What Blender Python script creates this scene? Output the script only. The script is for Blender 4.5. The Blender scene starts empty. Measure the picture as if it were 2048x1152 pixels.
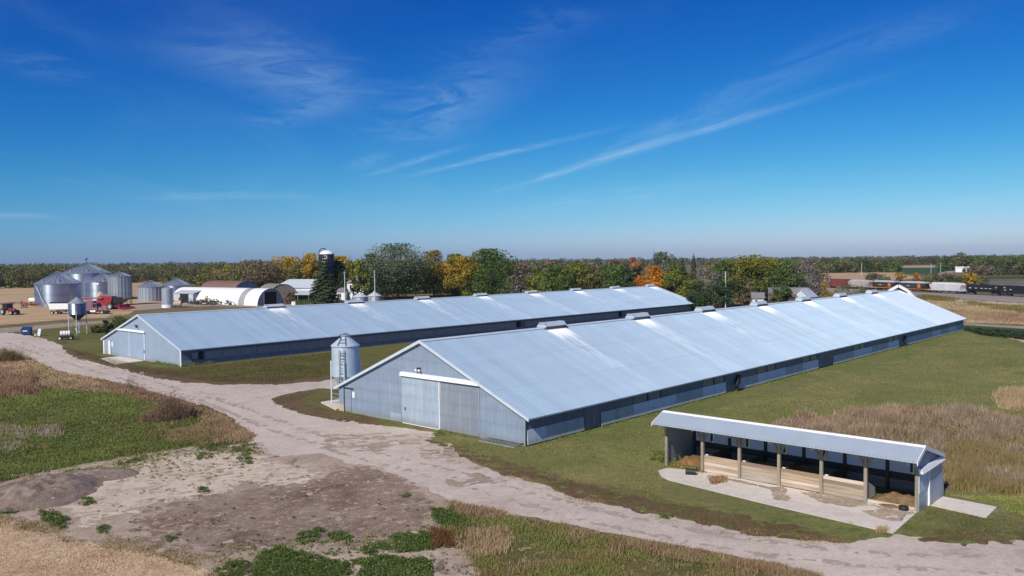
import bpy, math, random
import numpy as np
from mathutils import Vector, Matrix
R = math.radians
rng = np.random.default_rng(7)
random.seed(7)
sc = bpy.context.scene
COL = sc.collection

# ------------------------------------------------------------------ camera model
F, HY, RO, H = 1647.05, 518.228, -.0092, 14.0
PITCH = math.atan2(576 - HY, F)
TH = .7349                                   # azimuth of the long barn axis
DX = np.array([math.sin(TH), math.cos(TH)])  # along the barns
NX = np.array([-DX[1], DX[0]])               # across the barns, to the left
B0 = np.array([.97, 61.08])                  # near right corner of the front barn
A0 = np.array([-44.31, 109.74])              # near right corner of the rear barn
def ray(px, py):
    cr, sr = math.cos(RO), math.sin(RO)
    a, b = px - 1024, py - 576
    u = a*cr + b*sr; v = -a*sr + b*cr
    c, s = math.cos(PITCH), math.sin(PITCH)
    return u, F*c - v*s, -F*s - v*c
def at(px, py, z=0.):                        # ground position of a surveyed point
    x, y, zz = ray(px, py); t = (z - H)/zz
    return np.array([x*t, y*t])
def at_d(px, dist):                          # ground position at a given forward distance
    x, y, zz = ray(px, 530.); return np.array([x*dist/y, dist])
def lift(py, p, px=None):                    # height of a point seen at row py above ground point p
    px0 = 1024 + F*p[0]/p[1]
    x, y, zz = ray(px0 if px is None else px, py); return H + zz*p[1]/y
def wall_along(px, py, o, b=0.):             # where a sight line meets the wall plane 'left = b' of a barn
    x, y, zz = ray(px, py); r = np.array([x, y]); 
    t = ((o + NX*b) @ NX)/(r @ NX); return (r*t - o) @ DX, H + zz*t
def W(o, a, b): return o + DX*a + NX*b

# ------------------------------------------------------------------ noise
def vnoise(x, y, s=0):
    xi = np.floor(x).astype(np.int64); yi = np.floor(y).astype(np.int64)
    fx = x - xi; fy = y - yi
    fx = fx*fx*(3-2*fx); fy = fy*fy*(3-2*fy)
    def h(a, b):
        n = (a*374761393 + b*668265263 + s*1442695041) & 0xffffffff
        n = ((n ^ (n >> 13))*1274126177) & 0xffffffff
        return ((n ^ (n >> 16)) & 0xffff)/65535.
    return (h(xi, yi)*(1-fx)+h(xi+1, yi)*fx)*(1-fy) + (h(xi, yi+1)*(1-fx)+h(xi+1, yi+1)*fx)*fy
def fbm(x, y, s=0, o=4):
    r = 0.; a = .5
    for i in range(o):
        r = r + a*vnoise(x*2**i, y*2**i, s+i*17); a *= .5
    return r*2 - 1 + a

# ------------------------------------------------------------------ materials
def new_mat(name):
    m = bpy.data.materials.new(name); m.use_nodes = True
    nt = m.node_tree; b = nt.nodes['Principled BSDF']
    return m, nt, b
class NT:
    def __init__(s, nt): s.nt = nt
    def n(s, t, **kw):
        o = s.nt.nodes.new(t)
        for k, v in kw.items(): setattr(o, k, v)
        return o
    def l(s, a, b): s.nt.links.new(a, b)
    def val(s, x, sock):
        if isinstance(x, (int, float)): sock.default_value = x
        else: s.l(x, sock)
    def math(s, op, a, b=0., c=None, clamp=False):
        o = s.n('ShaderNodeMath', operation=op); o.use_clamp = clamp
        s.val(a, o.inputs[0]); s.val(b, o.inputs[1])
        if c is not None: s.val(c, o.inputs[2])
        return o.outputs[0]
    def noise(s, vec, scale, detail=4, rough=.55, dist=0.):
        o = s.n('ShaderNodeTexNoise'); o.inputs['Scale'].default_value = scale
        o.inputs['Detail'].default_value = detail; o.inputs['Roughness'].default_value = rough
        o.inputs['Distortion'].default_value = dist
        if vec is not None: s.l(vec, o.inputs['Vector'])
        return o.outputs[0]
    def mapv(s, vec, scale=(1,1,1), rot=(0,0,0), loc=(0,0,0)):
        o = s.n('ShaderNodeMapping'); o.inputs['Scale'].default_value = scale
        o.inputs['Rotation'].default_value = rot; o.inputs['Location'].default_value = loc
        s.l(vec, o.inputs['Vector']); return o.outputs[0]
    def ramp(s, f, stops):
        o = s.n('ShaderNodeValToRGB'); e = o.color_ramp.elements
        while len(e) < len(stops): e.new(.5)
        for el, (p, c) in zip(e, stops):
            el.position = p
            el.color = (c, c, c, 1) if isinstance(c, (int, float)) else (*c, 1)
        s.l(f, o.inputs[0]); return o.outputs[0]
    def mix(s, f, a, b, mode='MIX'):
        o = s.n('ShaderNodeMix', data_type='RGBA', blend_type=mode)
        s.val(f, o.inputs[0])
        for x, i in ((a, 6), (b, 7)):
            if isinstance(x, tuple): o.inputs[i].default_value = (*x[:3], 1)
            else: s.l(x, o.inputs[i])
        return o.outputs[2]
    def smooth(s, f, lo, hi, a=0., b=1.):
        o = s.n('ShaderNodeMapRange', interpolation_type='SMOOTHSTEP')
        s.l(f, o.inputs[0])
        for i, x in enumerate((lo, hi, a, b)): o.inputs[i+1].default_value = x
        return o.outputs[0]
    def bump(s, h, strength, dist, bsdf):
        o = s.n('ShaderNodeBump'); o.inputs['Strength'].default_value = strength
        o.inputs['Distance'].default_value = dist
        s.l(h, o.inputs['Height']); s.l(o.outputs[0], bsdf.inputs['Normal'])
def simple(name, c1, c2=None, scale=3., rough=.6, metal=0., stretch=(1,1,1), bump=0., spec=.5, detail=5, lo=.3, hi=.7):
    m, nt, b = new_mat(name); t = NT(nt)
    b.inputs['Roughness'].default_value = rough; b.inputs['Metallic'].default_value = metal
    b.inputs['Specular IOR Level'].default_value = spec
    c2 = c2 or tuple(c*.8 for c in c1)
    tc = t.n('ShaderNodeTexCoord').outputs['Object']
    f = t.noise(t.mapv(tc, stretch), scale, detail)
    t.l(t.ramp(f, [(lo, c2), (hi, c1)]), b.inputs['Base Color'])
    if bump: t.bump(f, .6, bump, b)
    return m

def ground_mat(name, cols, big=.05, mid=.6, fine=9., bump=.03, streak=None, patches=(), rough=.95, finemix=.5, speck=None):
    """cols: three albedos; patches: (scale, lo, hi, colour, strength)"""
    m, nt, b = new_mat(name); t = NT(nt)
    b.inputs['Roughness'].default_value = rough; b.inputs['Specular IOR Level'].default_value = .15
    p = t.n('ShaderNodeNewGeometry').outputs['Position']
    n1 = t.noise(p, big, 5, .6, .4); n2 = t.noise(t.mapv(p, loc=(37, 11, 0)), mid, 5, .65); n3 = t.noise(p, fine, 3, .7)
    f = t.math('ADD', t.math('MULTIPLY', n1, .5), t.math('MULTIPLY', n2, .5))
    c = t.ramp(f, [(.36, cols[0]), (.5, cols[1]), (.64, cols[2])])
    for i, (s, lo, hi, pc, st) in enumerate(patches):
        q = t.noise(t.mapv(p, loc=(13.7*i+5, 7.3*i, 0)), s, 6, .68, .6)
        c = t.mix(t.math('MULTIPLY', t.smooth(q, lo, hi), st), c, pc)
    if streak:
        ang, sx, sy, pc, lo, hi, st = streak
        q = t.noise(t.mapv(p, (sx, sy, 1), (0, 0, ang)), 1., 4, .6)
        c = t.mix(t.math('MULTIPLY', t.smooth(q, lo, hi), st), c, pc)
    lum = t.ramp(n3, [(.3, 1-finemix), (.7, 1+0*finemix)])
    c = t.mix(1., c, lum, 'MULTIPLY')
    n4 = t.noise(t.mapv(p, loc=(3, 71, 0)), fine/4.5, 4, .7); c = t.mix(1., c, t.ramp(n4, [(.3, 1-finemix*.7), (.68, 1.)]), 'MULTIPLY')
    if speck:
        sp_s, thr, pc = speck
        v = t.n('ShaderNodeTexVoronoi'); v.inputs['Scale'].default_value = sp_s; t.l(p, v.inputs['Vector'])
        rnd = t.n('ShaderNodeSeparateColor'); t.l(v.outputs['Color'], rnd.inputs[0])
        k = t.math('MULTIPLY', t.math('GREATER_THAN', rnd.outputs[0], thr), t.math('LESS_THAN', v.outputs['Distance'], .3))
        c = t.mix(k, c, pc)
    t.l(c, b.inputs['Base Color'])
    if bump: t.bump(t.math('ADD', n3, n2), .8, bump, b)
    return m

def attr_mat(name, rough=.8, trans=.25, spec=.2):
    m, nt, b = new_mat(name); t = NT(nt)
    a = t.n('ShaderNodeAttribute', attribute_name='tone').outputs['Color']
    b.inputs['Roughness'].default_value = rough; b.inputs['Specular IOR Level'].default_value = spec
    t.l(a, b.inputs['Base Color'])
    if trans:
        tr = t.n('ShaderNodeBsdfTranslucent'); t.l(a, tr.inputs['Color'])
        mx = t.n('ShaderNodeMixShader'); mx.inputs[0].default_value = trans
        t.l(b.outputs[0], mx.inputs[1]); t.l(tr.outputs[0], mx.inputs[2])
        t.l(mx.outputs[0], nt.nodes['Material Output'].inputs['Surface'])
    return m

# ------------------------------------------------------------------ mesh helpers
def link(o, parent=None):
    COL.objects.link(o)
    if parent: o.parent = parent
    return o
def tag(o, label=None, cat=None, group=None, kind=None):
    for k, v in (('label', label), ('category', cat), ('group', group), ('kind', kind)):
        if v: o[k] = v
    return o
def thing(name, label, cat, loc=(0,0,0), rz=0., group=None):
    o = bpy.data.objects.new(name, None); o.empty_display_size = .5
    o.location = loc if len(loc) == 3 else (loc[0], loc[1], 0); o.rotation_euler = (0, 0, rz)
    link(o); return tag(o, label, cat, group)
def np_mesh(name, verts, quads=None, tris=None, mat=None, parent=None, smooth=False, tone=None):
    me = bpy.data.meshes.new(name)
    verts = np.asarray(verts, np.float32)
    me.vertices.add(len(verts)); me.vertices.foreach_set('co', verts.ravel())
    loops = []; starts = []; n = 0
    for arr, k in ((quads, 4), (tris, 3)):
        if arr is None or len(arr) == 0: continue
        arr = np.asarray(arr, np.int32); loops.append(arr.ravel()); starts.append(n + np.arange(len(arr))*k); n += arr.size
    loops = np.concatenate(loops); starts = np.concatenate(starts)
    me.loops.add(n); me.loops.foreach_set('vertex_index', loops.astype(np.int32))
    me.polygons.add(len(starts)); me.polygons.foreach_set('loop_start', starts.astype(np.int32))
    if smooth: me.polygons.foreach_set('use_smooth', np.ones(len(starts), bool))
    if tone is not None:
        at_ = me.attributes.new('tone', 'FLOAT_COLOR', 'POINT')
        c = np.ones((len(verts), 4), np.float32); c[:, :3] = tone; at_.data.foreach_set('color', c.ravel())
    me.update(calc_edges=True); me.validate()
    if mat: me.materials.append(mat)
    return link(bpy.data.objects.new(name, me), parent)
class MB:
    def __init__(s): s.v = []; s.f = []; s.sm = []
    def add(s, vs, fs, sm=False):
        o = len(s.v); s.v += [tuple(v) for v in vs]; s.f += [tuple(i+o for i in f) for f in fs]; s.sm += [sm]*len(fs); return s
    def box(s, x0, x1, y0, y1, z0, z1):
        return s.add([(x,y,z) for z in (z0,z1) for y in (y0,y1) for x in (x0,x1)],
                     [(0,2,3,1),(4,5,7,6),(0,1,5,4),(2,6,7,3),(0,4,6,2),(1,3,7,5)])
    def hexa(s, b, t):   # bottom 4 and top 4 points, counter-clockwise
        return s.add(list(b)+list(t), [(3,2,1,0),(4,5,6,7),(0,1,5,4),(1,2,6,5),(2,3,7,6),(3,0,4,7)])
    def bar(s, p, q, w, h=None):
        p, q = Vector(p), Vector(q); h = h or w; d = (q-p).normalized()
        u = d.cross(Vector((0,0,1)))
        if u.length < 1e-3: u = Vector((1,0,0))
        u.normalize(); k = u.cross(d).normalized(); u *= w/2; k *= h/2
        return s.hexa([p-u-k, p+u-k, p+u+k, p-u+k], [q-u-k, q+u-k, q+u+k, q-u+k])
    def tube(s, p, q, r, r2=None, n=12, cap=True, sm=True):
        p, q = Vector(p), Vector(q); r2 = r if r2 is None else r2; d = (q-p).normalized()
        u = d.cross(Vector((0,0,1)))
        if u.length < 1e-3: u = Vector((1,0,0))
        u.normalize(); k = d.cross(u)
        vs = []
        for c, rr in ((p, r), (q, r2)):
            for i in range(n):
                a = 2*math.pi*i/n; vs.append(c + u*math.cos(a)*rr + k*math.sin(a)*rr)
        s.add(vs, [(i, (i+1) % n, n+(i+1) % n, n+i) for i in range(n)], sm)
        if cap:
            s.add(vs[:n], [tuple(range(n))[::-1]]); s.add(vs[n:], [tuple(range(n))])
        return s
    def lathe(s, prof, n=32, cx=0., cy=0., sm=True):
        vs = []
        for r, z in prof:
            for i in range(n):
                a = 2*math.pi*i/n; vs.append((cx+r*math.cos(a), cy+r*math.sin(a), z))
        # split rings so that hard edges stay hard
        for j in range(len(prof)-1):
            s.add(vs[j*n:(j+2)*n], [(i, (i+1) % n, n+(i+1) % n, n+i) for i in range(n)], sm)
        return s
    def prism(s, poly, axis, a0, a1):   # poly in the two other axes, extruded along axis
        n = len(poly)
        def P(p, a):
            return (a, p[0], p[1]) if axis == 'x' else (p[0], a, p[1]) if axis == 'y' else (p[0], p[1], a)
        vs = [P(p, a0) for p in poly] + [P(p, a1) for p in poly]
        return s.add(vs, [tuple(range(n))[::-1], tuple(range(n, 2*n))] + [(i, (i+1) % n, n+(i+1) % n, n+i) for i in range(n)])
    def build(s, name, mat, parent=None, loc=None, rz=None, fix=True):
        me = bpy.data.meshes.new(name); me.from_pydata(s.v, [], s.f)
        me.polygons.foreach_set('use_smooth', s.sm); me.materials.append(mat)
        if fix:
            import bmesh
            bm = bmesh.new(); bm.from_mesh(me); bmesh.ops.recalc_face_normals(bm, faces=bm.faces); bm.to_mesh(me); bm.free()
        me.update()
        o = link(bpy.data.objects.new(name, me), parent)
        if loc is not None: o.location = loc if len(loc) == 3 else (loc[0], loc[1], 0)
        if rz is not None: o.rotation_euler = (0, 0, rz)
        return o
def copy_tree(o, parent=None):
    c = o.copy(); COL.objects.link(c)
    if parent: c.parent = parent
    for ch in list(o.children): copy_tree(ch, c)
    return c
def rz_dir(d): return math.atan2(d[1], d[0])

# ------------------------------------------------------------------ camera, sun, sky
cam = bpy.data.objects.new('camera', bpy.data.cameras.new('camera')); COL.objects.link(cam)
cam.data.sensor_width = 36; cam.data.lens = F/2048*36; cam.data.clip_end = 20000; cam.data.clip_start = .5
c_, s_ = math.cos(PITCH), math.sin(PITCH)
Rv, Uv, Fv = Vector((1,0,0)), Vector((0, s_, c_)), Vector((0, c_, -s_))
X = Rv*math.cos(RO) + Uv*math.sin(RO); Y = -Rv*math.sin(RO) + Uv*math.cos(RO)
m4 = Matrix.Identity(4)
for i, v in enumerate((X, Y, -Fv)):
    for j in range(3): m4[j][i] = v[j]
m4.translation = (0, 0, H); cam.matrix_world = m4; sc.camera = cam

SAZ, SEL = R(32.5), R(40)
sun = bpy.data.objects.new('sun', bpy.data.lights.new('sun', 'SUN')); COL.objects.link(sun)
sun.data.energy = 5.0; sun.data.angle = R(.53); sun.data.color = (1, .93, .80)
ld = Vector((math.sin(SAZ)*math.cos(SEL), math.cos(SAZ)*math.cos(SEL), -math.sin(SEL)))
sun.rotation_euler = ld.to_track_quat('-Z', 'Y').to_euler(); sun.location = (-60, -90, 90)

SKG = (3.1, 1.75)
w = bpy.data.worlds.new('World'); sc.world = w; w.use_nodes = True
t = NT(w.node_tree); bg = w.node_tree.nodes['Background']; bg.inputs['Strength'].default_value = .1
sky = t.n('ShaderNodeTexSky', sky_type='NISHITA'); sky.sun_disc = False
sky.sun_elevation = SEL; sky.sun_rotation = R(180) + SAZ; sky.altitude = 300
sky.air_density = 1.0; sky.dust_density = .35; sky.ozone_density = 2.
elev_s = t.n('ShaderNodeSeparateXYZ'); t.l(t.n('ShaderNodeTexCoord').outputs['Generated'], elev_s.inputs[0]); elev = elev_s.outputs[2]
sp3 = t.n('ShaderNodeSeparateColor'); t.l(sky.outputs[0], sp3.inputs[0])
cmc = t.n('ShaderNodeCombineColor')           # deepen the blue of the clear autumn sky
for i, (gmm, gain) in enumerate(((SKG[0], 9.), (SKG[1], 8.0), (1.0, 9.2))):
    ch = t.math('MULTIPLY', t.math('POWER', t.math('MINIMUM', t.math('MULTIPLY', sp3.outputs[i], .1), 1.), gmm), gain)
    ch = t.math('MULTIPLY', ch, t.smooth(elev, 0., .11, (.76, .93, 1.22)[i], 1.))
    t.l(ch, cmc.inputs[i])
gen = t.n('ShaderNodeTexCoord').outputs['Generated']
sep = t.n('ShaderNodeSeparateXYZ'); t.l(gen, sep.inputs[0])
# cirrus lie in a flat layer far above: project the sky direction onto that layer
dz = t.math('MAXIMUM', t.math('ADD', sep.outputs[2], .03), .02)
cu, cv = t.math('DIVIDE', sep.outputs[0], dz), t.math('DIVIDE', sep.outputs[1], dz)
cmb = t.n('ShaderNodeCombineXYZ'); t.l(cu, cmb.inputs[0]); t.l(cv, cmb.inputs[1])
def lay(px, py):
    x, y, z = ray(px, py); n = math.sqrt(x*x+y*y+z*z); k = z/n + .03
    return np.array([x/n/k, y/n/k])
# (start, end, half width in layer units, strength, wispiness)
STREAKS = [((985,388),(1620,195),.09,.26,1.),((820,352),(1200,262),.07,.32,.9),((735,352),(930,292),.06,.22,1.),((1380,272),(1560,215),.06,.12,1.),
           ((1180,330),(1760,70),.16,.10,1.2),((340,60),(680,215),.30,.13,1.2),((540,255),(680,200),.16,.10,1.),((830,290),(1010,110),.26,.15,1.2),((700,345),(780,300),.10,.10,1.),
           ((1700,110),(1950,30),.14,.05,1.2),((240,395),(640,392),.35,.14,1.2),((0,95),(140,170),.14,.06,1.2),((1000,440),(1500,350),.5,.12,1.2),
           ((0,425),(50,438),.4,.22,1.),((980,110),(1230,0),.14,.05,1.2),((430,20),(640,150),.14,.05,1.2)]
total = None
for i, (p, q, wd, st, wi) in enumerate(STREAKS):
    a, b = lay(*p), lay(*q); d = b - a; L = float(np.hypot(*d)); d /= L
    du, dv = t.math('SUBTRACT', cu, float(a[0])), t.math('SUBTRACT', cv, float(a[1]))
    al = t.math('ADD', t.math('MULTIPLY', du, float(d[0])), t.math('MULTIPLY', dv, float(d[1])))
    ac = t.math('ADD', t.math('MULTIPLY', du, float(-d[1])), t.math('MULTIPLY', dv, float(d[0])))
    cb = t.n('ShaderNodeCombineXYZ'); t.l(t.math('MULTIPLY', al, 1.2/ L*3), cb.inputs[0]); t.l(t.math('MULTIPLY', ac, .55/wd), cb.inputs[1]); cb.inputs[2].default_value = i*3.3
    n = t.noise(cb.outputs[0], 1.3, 9, .66, 1.1)
    ac2 = t.math('ADD', ac, t.math('MULTIPLY', t.math('SUBTRACT', n, .5), 2.4*wd))
    band = t.math('POWER', t.smooth(t.math('ABSOLUTE', ac2), 0., wd*2.0, 1., 0.), 1.3)
    e = t.math('MULTIPLY', t.smooth(al, -.15*L, .35*L), t.smooth(al, .6*L, 1.2*L, 1., 0.))
    k = t.math('MULTIPLY', t.math('MULTIPLY', band, e), t.math('MULTIPLY', t.smooth(n, .28, .72), st*1.45))
    total = k if total is None else t.math('ADD', total, k)
veil = t.noise(t.mapv(cmb.outputs[0], (.5, .18, 1), (0, 0, .6)), 1., 7, .6, .8)
total = t.math('ADD', total, t.math('MULTIPLY', t.smooth(veil, .5, .8), .08))
total = t.math('MINIMUM', total, .7)
cl = t.mix(total, cmc.outputs[0], (5.0, 7.1, 9.0))
t.l(cl, bg.inputs['Color'])
vs = sc.view_settings; vs.view_transform = 'Standard'; vs.look = 'None'; vs.exposure = 0; vs.gamma = 1
sc.cycles.max_bounces = 5; sc.cycles.diffuse_bounces = 3; sc.cycles.glossy_bounces = 3; sc.cycles.transparent_max_bounces = 8

# ------------------------------------------------------------------ ground
M = {}
M['ground'] = ground_mat('dry_meadow_ground', [(.16,.13,.06),(.24,.19,.09),(.34,.26,.13)], .012, .15, 2., .0)
M['gravel'] = ground_mat('gravel', [(.52,.44,.375),(.63,.54,.46),(.72,.62,.535)], .09, .7, 14., .02, finemix=.30,
    patches=[(.25,.56,.72,(.36,.275,.23),.55),(1.1,.6,.7,(.30,.23,.19),.4),(.12,.58,.7,(.60,.53,.48),.5)], streak=(.45,.05,.9,(.58,.51,.47),.5,.7,.4))
M['dirt'] = ground_mat('bare_dirt', [(.42,.315,.24),(.56,.44,.345),(.72,.585,.465)], .11, .8, 11., .05, finemix=.42,
    patches=[(.16,.50,.62,(.43,.345,.26),.75),(.33,.57,.66,(.165,.115,.09),.8),(.8,.6,.68,(.48,.40,.31),.5)],
    streak=(.35,.16,1.1,(.52,.42,.32),.55,.7,.6), speck=(8.,.965,(.6,.53,.48)))
M['lawn'] = ground_mat('mown_lawn', [(.18,.225,.06),(.255,.275,.085),(.385,.36,.14)], .05, .35, 9., .09, finemix=.55,
    streak=(1.1,.04,.5,(.27,.235,.11),.5,.72,.6), patches=[(.16,.56,.72,(.27,.20,.11),.7),(.6,.53,.68,(.14,.18,.05),.7),(.045,.5,.64,(.31,.265,.12),.7)])
M['lawn_dull'] = ground_mat('autumn_lawn', [(.145,.15,.038),(.19,.185,.052),(.25,.215,.075)], .06, .4, 9., .04, finemix=.5,
    patches=[(.14,.55,.7,(.135,.085,.045),.7)])
M['verge'] = ground_mat('dead_grass', [(.15,.095,.05),(.20,.13,.07),(.27,.175,.10)], .2, 1.2, 12., .04, finemix=.5,
    patches=[(.5,.58,.68,(.12,.105,.04),.7)])
M['stubble'] = ground_mat('straw_stubble', [(.62,.44,.27),(.80,.60,.40),(.88,.70,.48)], .2, 1.6, 9., .07, finemix=.55,
    patches=[(.7,.57,.68,(.24,.15,.08),.7)])
M['field'] = ground_mat('harvested_field', [(.46,.32,.18),(.54,.385,.225),(.60,.44,.27)], .02, .2, 2., .0, finemix=.2,
    streak=(-.15,.02,.22,(.31,.20,.105),.45,.65,.8))
M['weedbed'] = ground_mat('weedy_soil', [(.07,.085,.025),(.11,.12,.04),(.20,.16,.075)], .08, .5, 8., .04)
M['brush'] = ground_mat('brush_soil', [(.17,.125,.085),(.23,.17,.12),(.30,.22,.15)], .1, .6, 8., .04)
M['green_field'] = ground_mat('green_crop', [(.045,.10,.03),(.055,.115,.035),(.075,.13,.045)], .02, .2, 2., 0)
M['ballast'] = ground_mat('rail_ballast', [(.34,.30,.26),(.42,.37,.325),(.50,.445,.395)], .05, .4, 5., .0)
M['road_far'] = ground_mat('far_road', [(.42,.33,.25),(.48,.39,.30),(.54,.44,.35)], .05, .4, 5., 0)
M['asphalt'] = ground_mat('highway', [(.17,.18,.19),(.20,.21,.22),(.23,.24,.25)], .05, .4, 5., 0)
M['concrete'] = ground_mat('old_concrete', [(.56,.50,.44),(.65,.59,.53),(.71,.655,.60)], .3, 1.5, 16., .004, finemix=.14,
    patches=[(.9,.6,.68,(.36,.30,.25),.6),(2.6,.62,.68,(.33,.28,.24),.5)])

ng = 120; gx = np.concatenate([np.linspace(-4500, 4500, 37)])
gv = np.array([(x, y, 0) for y in np.linspace(-800, 4500, 29) for x in gx])
q = [(j*37+i, j*37+i+1, (j+1)*37+i+1, (j+1)*37+i) for j in range(28) for i in range(36)]
tag(np_mesh('ground', gv, q, mat=M['ground']), kind='structure')

NS, NR = 1280, 520
S_ = np.linspace(-.84, .84, NS); IY = np.linspace(1/29., 1/1500., NR)
GY = (1/IY)[:, None]*np.ones(NS)[None, :]; GX = GY*S_[None, :]
def sdist(poly, x, y):
    d = np.full(x.shape, 1e9); ins = np.zeros(x.shape, bool); n = len(poly)
    for i in range(n):
        a, b = poly[i], poly[(i+1) % n]; e = b - a
        tt = np.clip(((x-a[0])*e[0] + (y-a[1])*e[1])/max(e@e, 1e-9), 0, 1)
        d = np.minimum(d, (x-a[0]-tt*e[0])**2 + (y-a[1]-tt*e[1])**2)
        c = ((a[1] > y) != (b[1] > y)) & (x < (b[0]-a[0])*(y-a[1])/(b[1]-a[1]+1e-12) + a[0])
        ins ^= c
    return np.where(ins, 1, -1)*np.sqrt(d)
def sheet(name, mat, px, z, amp=.5, ns=1.6, seed=0, hf=None, kind='structure', world=None, aniso=None, far=.004, holes=0.):
    poly = np.array([at(*p) for p in px]) if world is None else np.array(world)
    lo = poly.min(0) - 2*amp - 1; hi = poly.max(0) + 2*amp + 1
    rows = np.where((GY[:, 0] > lo[1]) & (GY[:, 0] < hi[1]))[0]
    if len(rows) < 2: return None
    r0, r1 = max(rows[0]-1, 0), min(rows[-1]+2, NR)
    ss = [lo[0]/lo[1], lo[0]/hi[1], hi[0]/lo[1], hi[0]/hi[1]]
    c = np.where((S_ > min(ss)) & (S_ < max(ss)))[0]
    c0, c1 = max(c[0]-1, 0), min(c[-1]+2, NS)
    x, y = GX[r0:r1, c0:c1], GY[r0:r1, c0:c1]
    nx_, ny_ = (x, y) if aniso is None else (x*math.cos(aniso[0])+y*math.sin(aniso[0]), (-x*math.sin(aniso[0])+y*math.cos(aniso[0]))*aniso[1])
    nz = fbm(nx_/ns, ny_/ns, seed, 5)
    f = sdist(poly, x, y) + (amp + far*np.maximum(y-60, 0))*nz*1.6
    if holes: f = np.minimum(f, (holes - fbm(nx_/ns*1.7+9, ny_/ns*1.7, seed+5, 5))*2*amp)
    nr, nc = x.shape; idx = np.arange(nr*nc).reshape(nr, nc)
    P = np.stack([x.ravel(), y.ravel(), np.full(x.size, z)], 1)
    fv = f.ravel()
    cells = np.stack([idx[:-1,:-1], idx[:-1,1:], idx[1:,1:], idx[1:,:-1]], -1).reshape(-1, 4)
    pos = fv[cells] > 0; cnt = pos.sum(1)
    full = cells[cnt == 4]; part = cells[(cnt > 0) & (cnt < 4)]
    tri = np.concatenate([part[:, [0,1,2]], part[:, [0,2,3]]])
    vs = [P]; tris = []; base = len(P); extra = []
    tp = fv[tri] > 0; k = tp.sum(1)
    tris.append(tri[k == 3])
    for cnt_ in (1, 2):
        T = tri[k == cnt_]; tpp = tp[k == cnt_]
        if not len(T): continue
        lone = np.argmax(tpp if cnt_ == 1 else ~tpp, 1); ar = np.arange(len(T))
        a, b_, c_2 = T[ar, lone], T[ar, (lone+1) % 3], T[ar, (lone+2) % 3]
        def cut(i, j):
            w_ = (fv[i]/(fv[i]-fv[j]))[:, None]; return P[i]*(1-w_) + P[j]*w_
        p1, p2 = cut(a, b_), cut(a, c_2)
        i1 = base + np.arange(len(T)); i2 = i1 + len(T); base += 2*len(T); extra += [p1, p2]
        if cnt_ == 1: tris.append(np.stack([a, i1, i2], 1))
        else: tris += [np.stack([i1, b_, c_2], 1), np.stack([i1, c_2, i2], 1)]
    P = np.concatenate([P]+extra); tris = np.concatenate(tris)
    used = np.zeros(len(P), bool); used[full.ravel()] = True; used[tris.ravel()] = True
    rm = np.cumsum(used)-1
    P = P[used]
    if hf is not None: P[:, 2] += hf(P[:, 0], P[:, 1])
    fl = full[:, ::-1]; tr = tris[:, ::-1]   # rows run towards the horizon
    o = np_mesh(name, P, rm[fl], rm[tr], mat, smooth=hf is not None)
    up = np.array([p.normal.z for p in o.data.polygons[:1]])
    if up[0] < 0: o.data.flip_normals()
    return tag(o, kind=kind)

LEFT_EDGE = [(0,697),(60,716),(110,741),(200,758),(270,776),(340,795),(400,810),(450,830),(480,855),(505,872)]
RT = [(868,864),(866,872),(850,880),(900,900),(960,930),(1010,950),(1080,968),(1150,995),(1230,1012),(1330,1032),(1420,1050),(1510,1070),(1600,1080),(1700,1088),(1735,1077),(1790,1069),(1840,1076),(1900,1087),(2048,1082),(2250,1085)]
LB = [(2250,1300),(2048,1250),(1640,1152),(1500,1118),(1300,1082),(1150,1052),(1000,1023),(900,1003)]
AL = [(45,668),(90,678),(125,692),(130,704),(165,719),(205,728),(245,738),(300,753),(360,763),(430,768),(560,768),(640,762),(668,757)]
SI = [(676,778),(640,777),(600,783),(560,791),(543,799),(570,817),(620,830),(690,841),(760,850),(806,856)]
sheet('lawn', M['lawn'], [(870,840),(1060,760),(1940,655),(2060,690),(2300,725),(2300,1110),(1900,1100),(1600,1095),(1300,1045),(1000,965),(850,890)], .004, .3, 1., 1)
sheet('lawn', M['lawn_dull'], [(30,664),(140,650),(240,640),(320,625),(1400,590),(1940,655),(1060,770),(870,850),(700,860),(520,800),(300,770),(110,705)], .003, .3, 1., 2)
sheet('dirt_yard', M['dirt'], [(530,860),(470,885),(430,900),(385,890),(330,902),(250,912),(170,922),(70,946),(0,964),(-250,1010),(-250,1140),(0,1045),(60,1056),(150,1084),(260,1098),(380,1128),(450,1190),(560,1290),(1000,1290),(1100,1100),(1000,1000),(860,920),(760,890),(640,870)], .006, .35, 1.5, 3)
M['sand'] = ground_mat('pale_sand', [(.52,.425,.33),(.66,.55,.43),(.76,.65,.52)], .2, 1., 12., .03, finemix=.25, patches=[(.5,.58,.68,(.34,.26,.21),.7)])
M['brown_dirt'] = ground_mat('brown_rubble', [(.28,.185,.135),(.40,.295,.225),(.52,.405,.32)], .25, 1.4, 12., .07, finemix=.5, patches=[(.2,.52,.66,(.20,.12,.085),.7),(1.2,.6,.7,(.36,.285,.235),.6)], speck=(7.,.95,(.58,.5,.45)))
sheet('sand_patch', M['sand'], [(120,962),(230,935),(360,910),(480,902),(560,925),(640,945),(600,972),(500,968),(420,985),(330,1000),(230,1030),(165,1050),(150,1000)], .0075, 1.3, .8, 41, aniso=(.4,1.6), holes=.22)
sheet('brown_dirt', M['brown_dirt'], [(330,1010),(470,985),(600,965),(700,930),(790,945),(850,985),(880,1030),(820,1060),(700,1090),(560,1095),(430,1110),(300,1085),(270,1045)], .0085, 1.0, .6, 42, aniso=(.4,1.4), holes=.28)
sheet('dirt_smear', M['dirt'], [(830,890),(900,885),(930,910),(900,925),(840,915)], .0125, .35, 1.2, 43, aniso=(.3,2.), holes=.1)
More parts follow.
